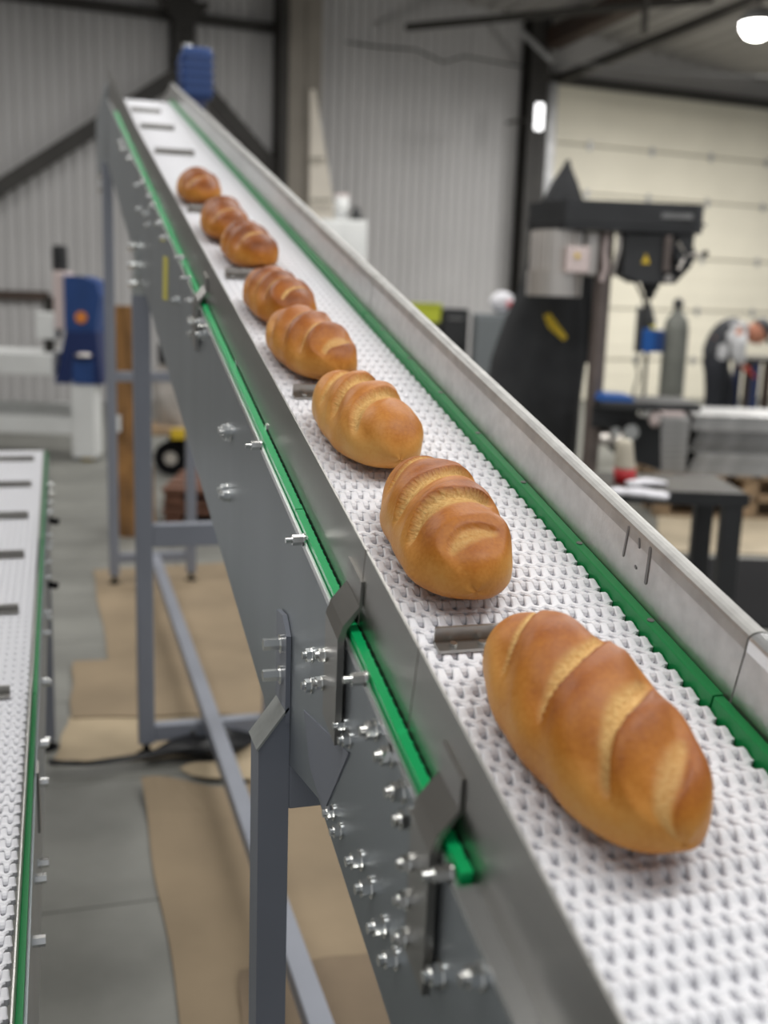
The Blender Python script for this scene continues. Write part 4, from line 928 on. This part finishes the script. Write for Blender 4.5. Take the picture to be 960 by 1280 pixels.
limb(armA, [0.048, 0.042, 0.032], 4); limb(armB, [0.048, 0.042, 0.032], 4)
skin('body', [fn(v) for v in verts], edges, rad, 'skin', pr, 2, 0)
# trousers
tv = [hip, (un(890), 0, zn(438))]+legA[:3]+legB[:3]
skin('trousers', [fn(v) for v in tv], [(0, 1), (0, 2), (2, 3), (3, 4), (0, 5), (5, 6), (6, 7)], [0.15, 0.145, 0.12, 0.088, 0.075, 0.12, 0.088, 0.075], 'trousers', pr, 2, 0)
# jacket: vest and sleeves
jv = [(un(889.5), 0, zn(452))]+sp[1:5]+[(un(917), 0, zn(409))]
skin('vest', [fn(v) for v in jv], [(i, i+1) for i in range(5)], [0.135, 0.145, 0.155, 0.165, 0.135, 0.075], 'vest', pr, 2, 0)
for arm in (armA, armB):
    a0 = Vector(arm[0]); c_ = a0*0.8+Vector(sp[4])*0.2
    skin('sleeve', [fn(v) for v in (tuple(c_), arm[0], arm[1], tuple(Vector(arm[1])*0.15+Vector(arm[2])*0.85))], [(0, 1), (1, 2), (2, 3)], [0.075, 0.085, 0.072, 0.050], 'sleeve', pr, 2, 1)
MB(fn).tube([(un(892), -0.135, zn(447)), (un(893), -0.15, zn(432)), (un(899), -0.16, zn(420)), (un(908), -0.15, zn(411))], [0.05, 0.055, 0.05, 0.045], 10).build('jacket_stripe', 'sleeve', pr)
for leg in (legA, legB):
    x, y, _ = leg[2]; MB(fn).ell((x+0.05, y, 0.05), (0.13, 0.05, 0.05)).build('shoe', 'rubber', pr)
# gloved hands: palm, four bent fingers, thumb
def hand(p, sgn):
    p = Vector(p); V_ = [p]; E_ = []; R_ = [0.036]
    palm = p+Vector((0.045, -0.01*sgn, -0.045)); V_.append(palm); E_.append((0, 1)); R_.append(0.040)
    hnd = skin('hand', [fn(v) for v in V_], E_, R_, 'glove', pr, 2, 0)
    for q, ln in enumerate((0.9, 1.05, 1.0, 0.8)):
        b = palm+Vector((0.012, (q-1.5)*0.021, -0.015)); m_ = b+Vector((0.036*ln, 0, -0.018)); e_ = m_+Vector((0.018*ln, 0, -0.03*ln))
        skin('finger', [fn(v) for v in (b, m_, e_)], [(0, 1), (1, 2)], [0.0105, 0.0095, 0.008], 'glove', hnd, 1, 0)
    b = palm+Vector((-0.012, -0.034*sgn, 0.005)); m_ = b+Vector((0.025, -0.018*sgn, -0.012)); e_ = m_+Vector((0.022, 0.006*sgn, -0.018))
    skin('thumb', [fn(v) for v in (b, m_, e_)], [(0, 1), (1, 2)], [0.012, 0.011, 0.009], 'glove', hnd, 1, 0)
hand(armA[2], 1); hand(armB[2], -1)
# head looking down to the right
hc = Vector((un(939), 0, zn(413)))
fd_ = Vector((0.62, 0, -0.78)); hu = Vector((0.78, 0, 0.62)); hs = Vector((0, 1, 0))   # face direction, crown direction, side
hx = lambda q: fn(hc+fd_*q[0]+hs*q[1]+hu*q[2])
hd_ = MB(hx); rings = []
for i in range(15):
    t = -pi/2+pi*(i+0.02)/14.04; z = 0.125*sin(t); ring = []
    for q in range(22):
        an = 2*pi*q/22; c_ = cos(t); jaw = 1-0.22*max(0, -sin(t)); ring.append((0.100*c_*cos(an)*(1+0.08*(cos(an) > 0)*max(0, -sin(t))), 0.078*c_*sin(an)*jaw, z))
    rings.append(ring)
hd_.loft(rings); hd_.prism([(0.09, 0.015), (0.09, -0.035), (0.122, -0.028)], lambda t: (t[0], -0.014, t[1]), lambda t: (t[0], 0.014, t[1]))
for s_ in (-1, 1): hd_.ell((0.0, s_*0.08, -0.01), (0.022, 0.012, 0.032), 10, 7)
hO = hd_.build('head', 'skin', pr)
for s_ in (-1, 1): MB(hx).ell((0.088, s_*0.032, 0.01), (0.012, 0.014, 0.009), 10, 7).build('eye', 'eye', hO)
MB(hx).ell((0.094, 0, -0.062), (0.010, 0.026, 0.008), 10, 7).build('mouth', 'lip', hO)
cp = MB(hx); rings = []
for i in range(9):
    t = 0.12+ (pi/2-0.13)*i/8; rings.append([(-0.008+0.112*cos(t)*cos(2*pi*q/22), 0.09*cos(t)*sin(2*pi*q/22), 0.02+0.125*sin(t)) for q in range(22)])
cp.loft(rings); cp.prism([(0.08, -0.07), (0.08, 0.07), (0.16, 0.05), (0.17, 0.0), (0.16, -0.05)], lambda t: (t[0], t[1], 0.03), lambda t: (t[0], t[1], 0.042)); cp.build('cap', 'cap', pr)

# ================================================================== LAMPS
p = at(947, 28, 9.5)
lp = thing('high_bay_lamp', 'round bright high bay lamp under the roof at upper right', 'lamp', p)
MB().lathe([(0.001, 0.11), (0.09, 0.11), (0.15, 0.05), (0.16, 0.0), (0.15, -0.01)], tuple(p), 24).build('housing', 'galv_dark', lp)
MB().lathe([(0.148, -0.005), (0.14, -0.06), (0.10, -0.115), (0.05, -0.14), (0.001, -0.145)], tuple(p), 24).build('lens', 'lamp_glow', lp)
MB().cyl(p+Vector((0, 0, 0.11)), Vector((p.x, p.y, RZ(p.x)+0.02)), 0.012, 8).build('hanger', 'dark_steel', lp)
pl = bpy.data.lights.new('lamp_light', 'POINT'); pl.energy = 60; pl.shadow_soft_size = 0.15; pl.color = (1, 0.97, 0.92)
plo = bpy.data.objects.new('lamp_light', pl); C.objects.link(plo); plo.location = p+Vector((0, 0, -0.36))
p = at(674, 146, 12.6)
sl_ = thing('wall_lamp', 'small white lamp on the dark column beside the cream door', 'lamp', p)
MB().box(p+Vector((-0.05, -0.03, -0.15)), p+Vector((0.05, 0.03, 0.15)), 0.02).build('diffuser', 'lamp_small', sl_)
MB().cyl(p+Vector((0, 0.03, 0)), p+Vector((-0.15, 0.60, 0)), 0.02, 8).build('arm', 'dark_steel', sl_)
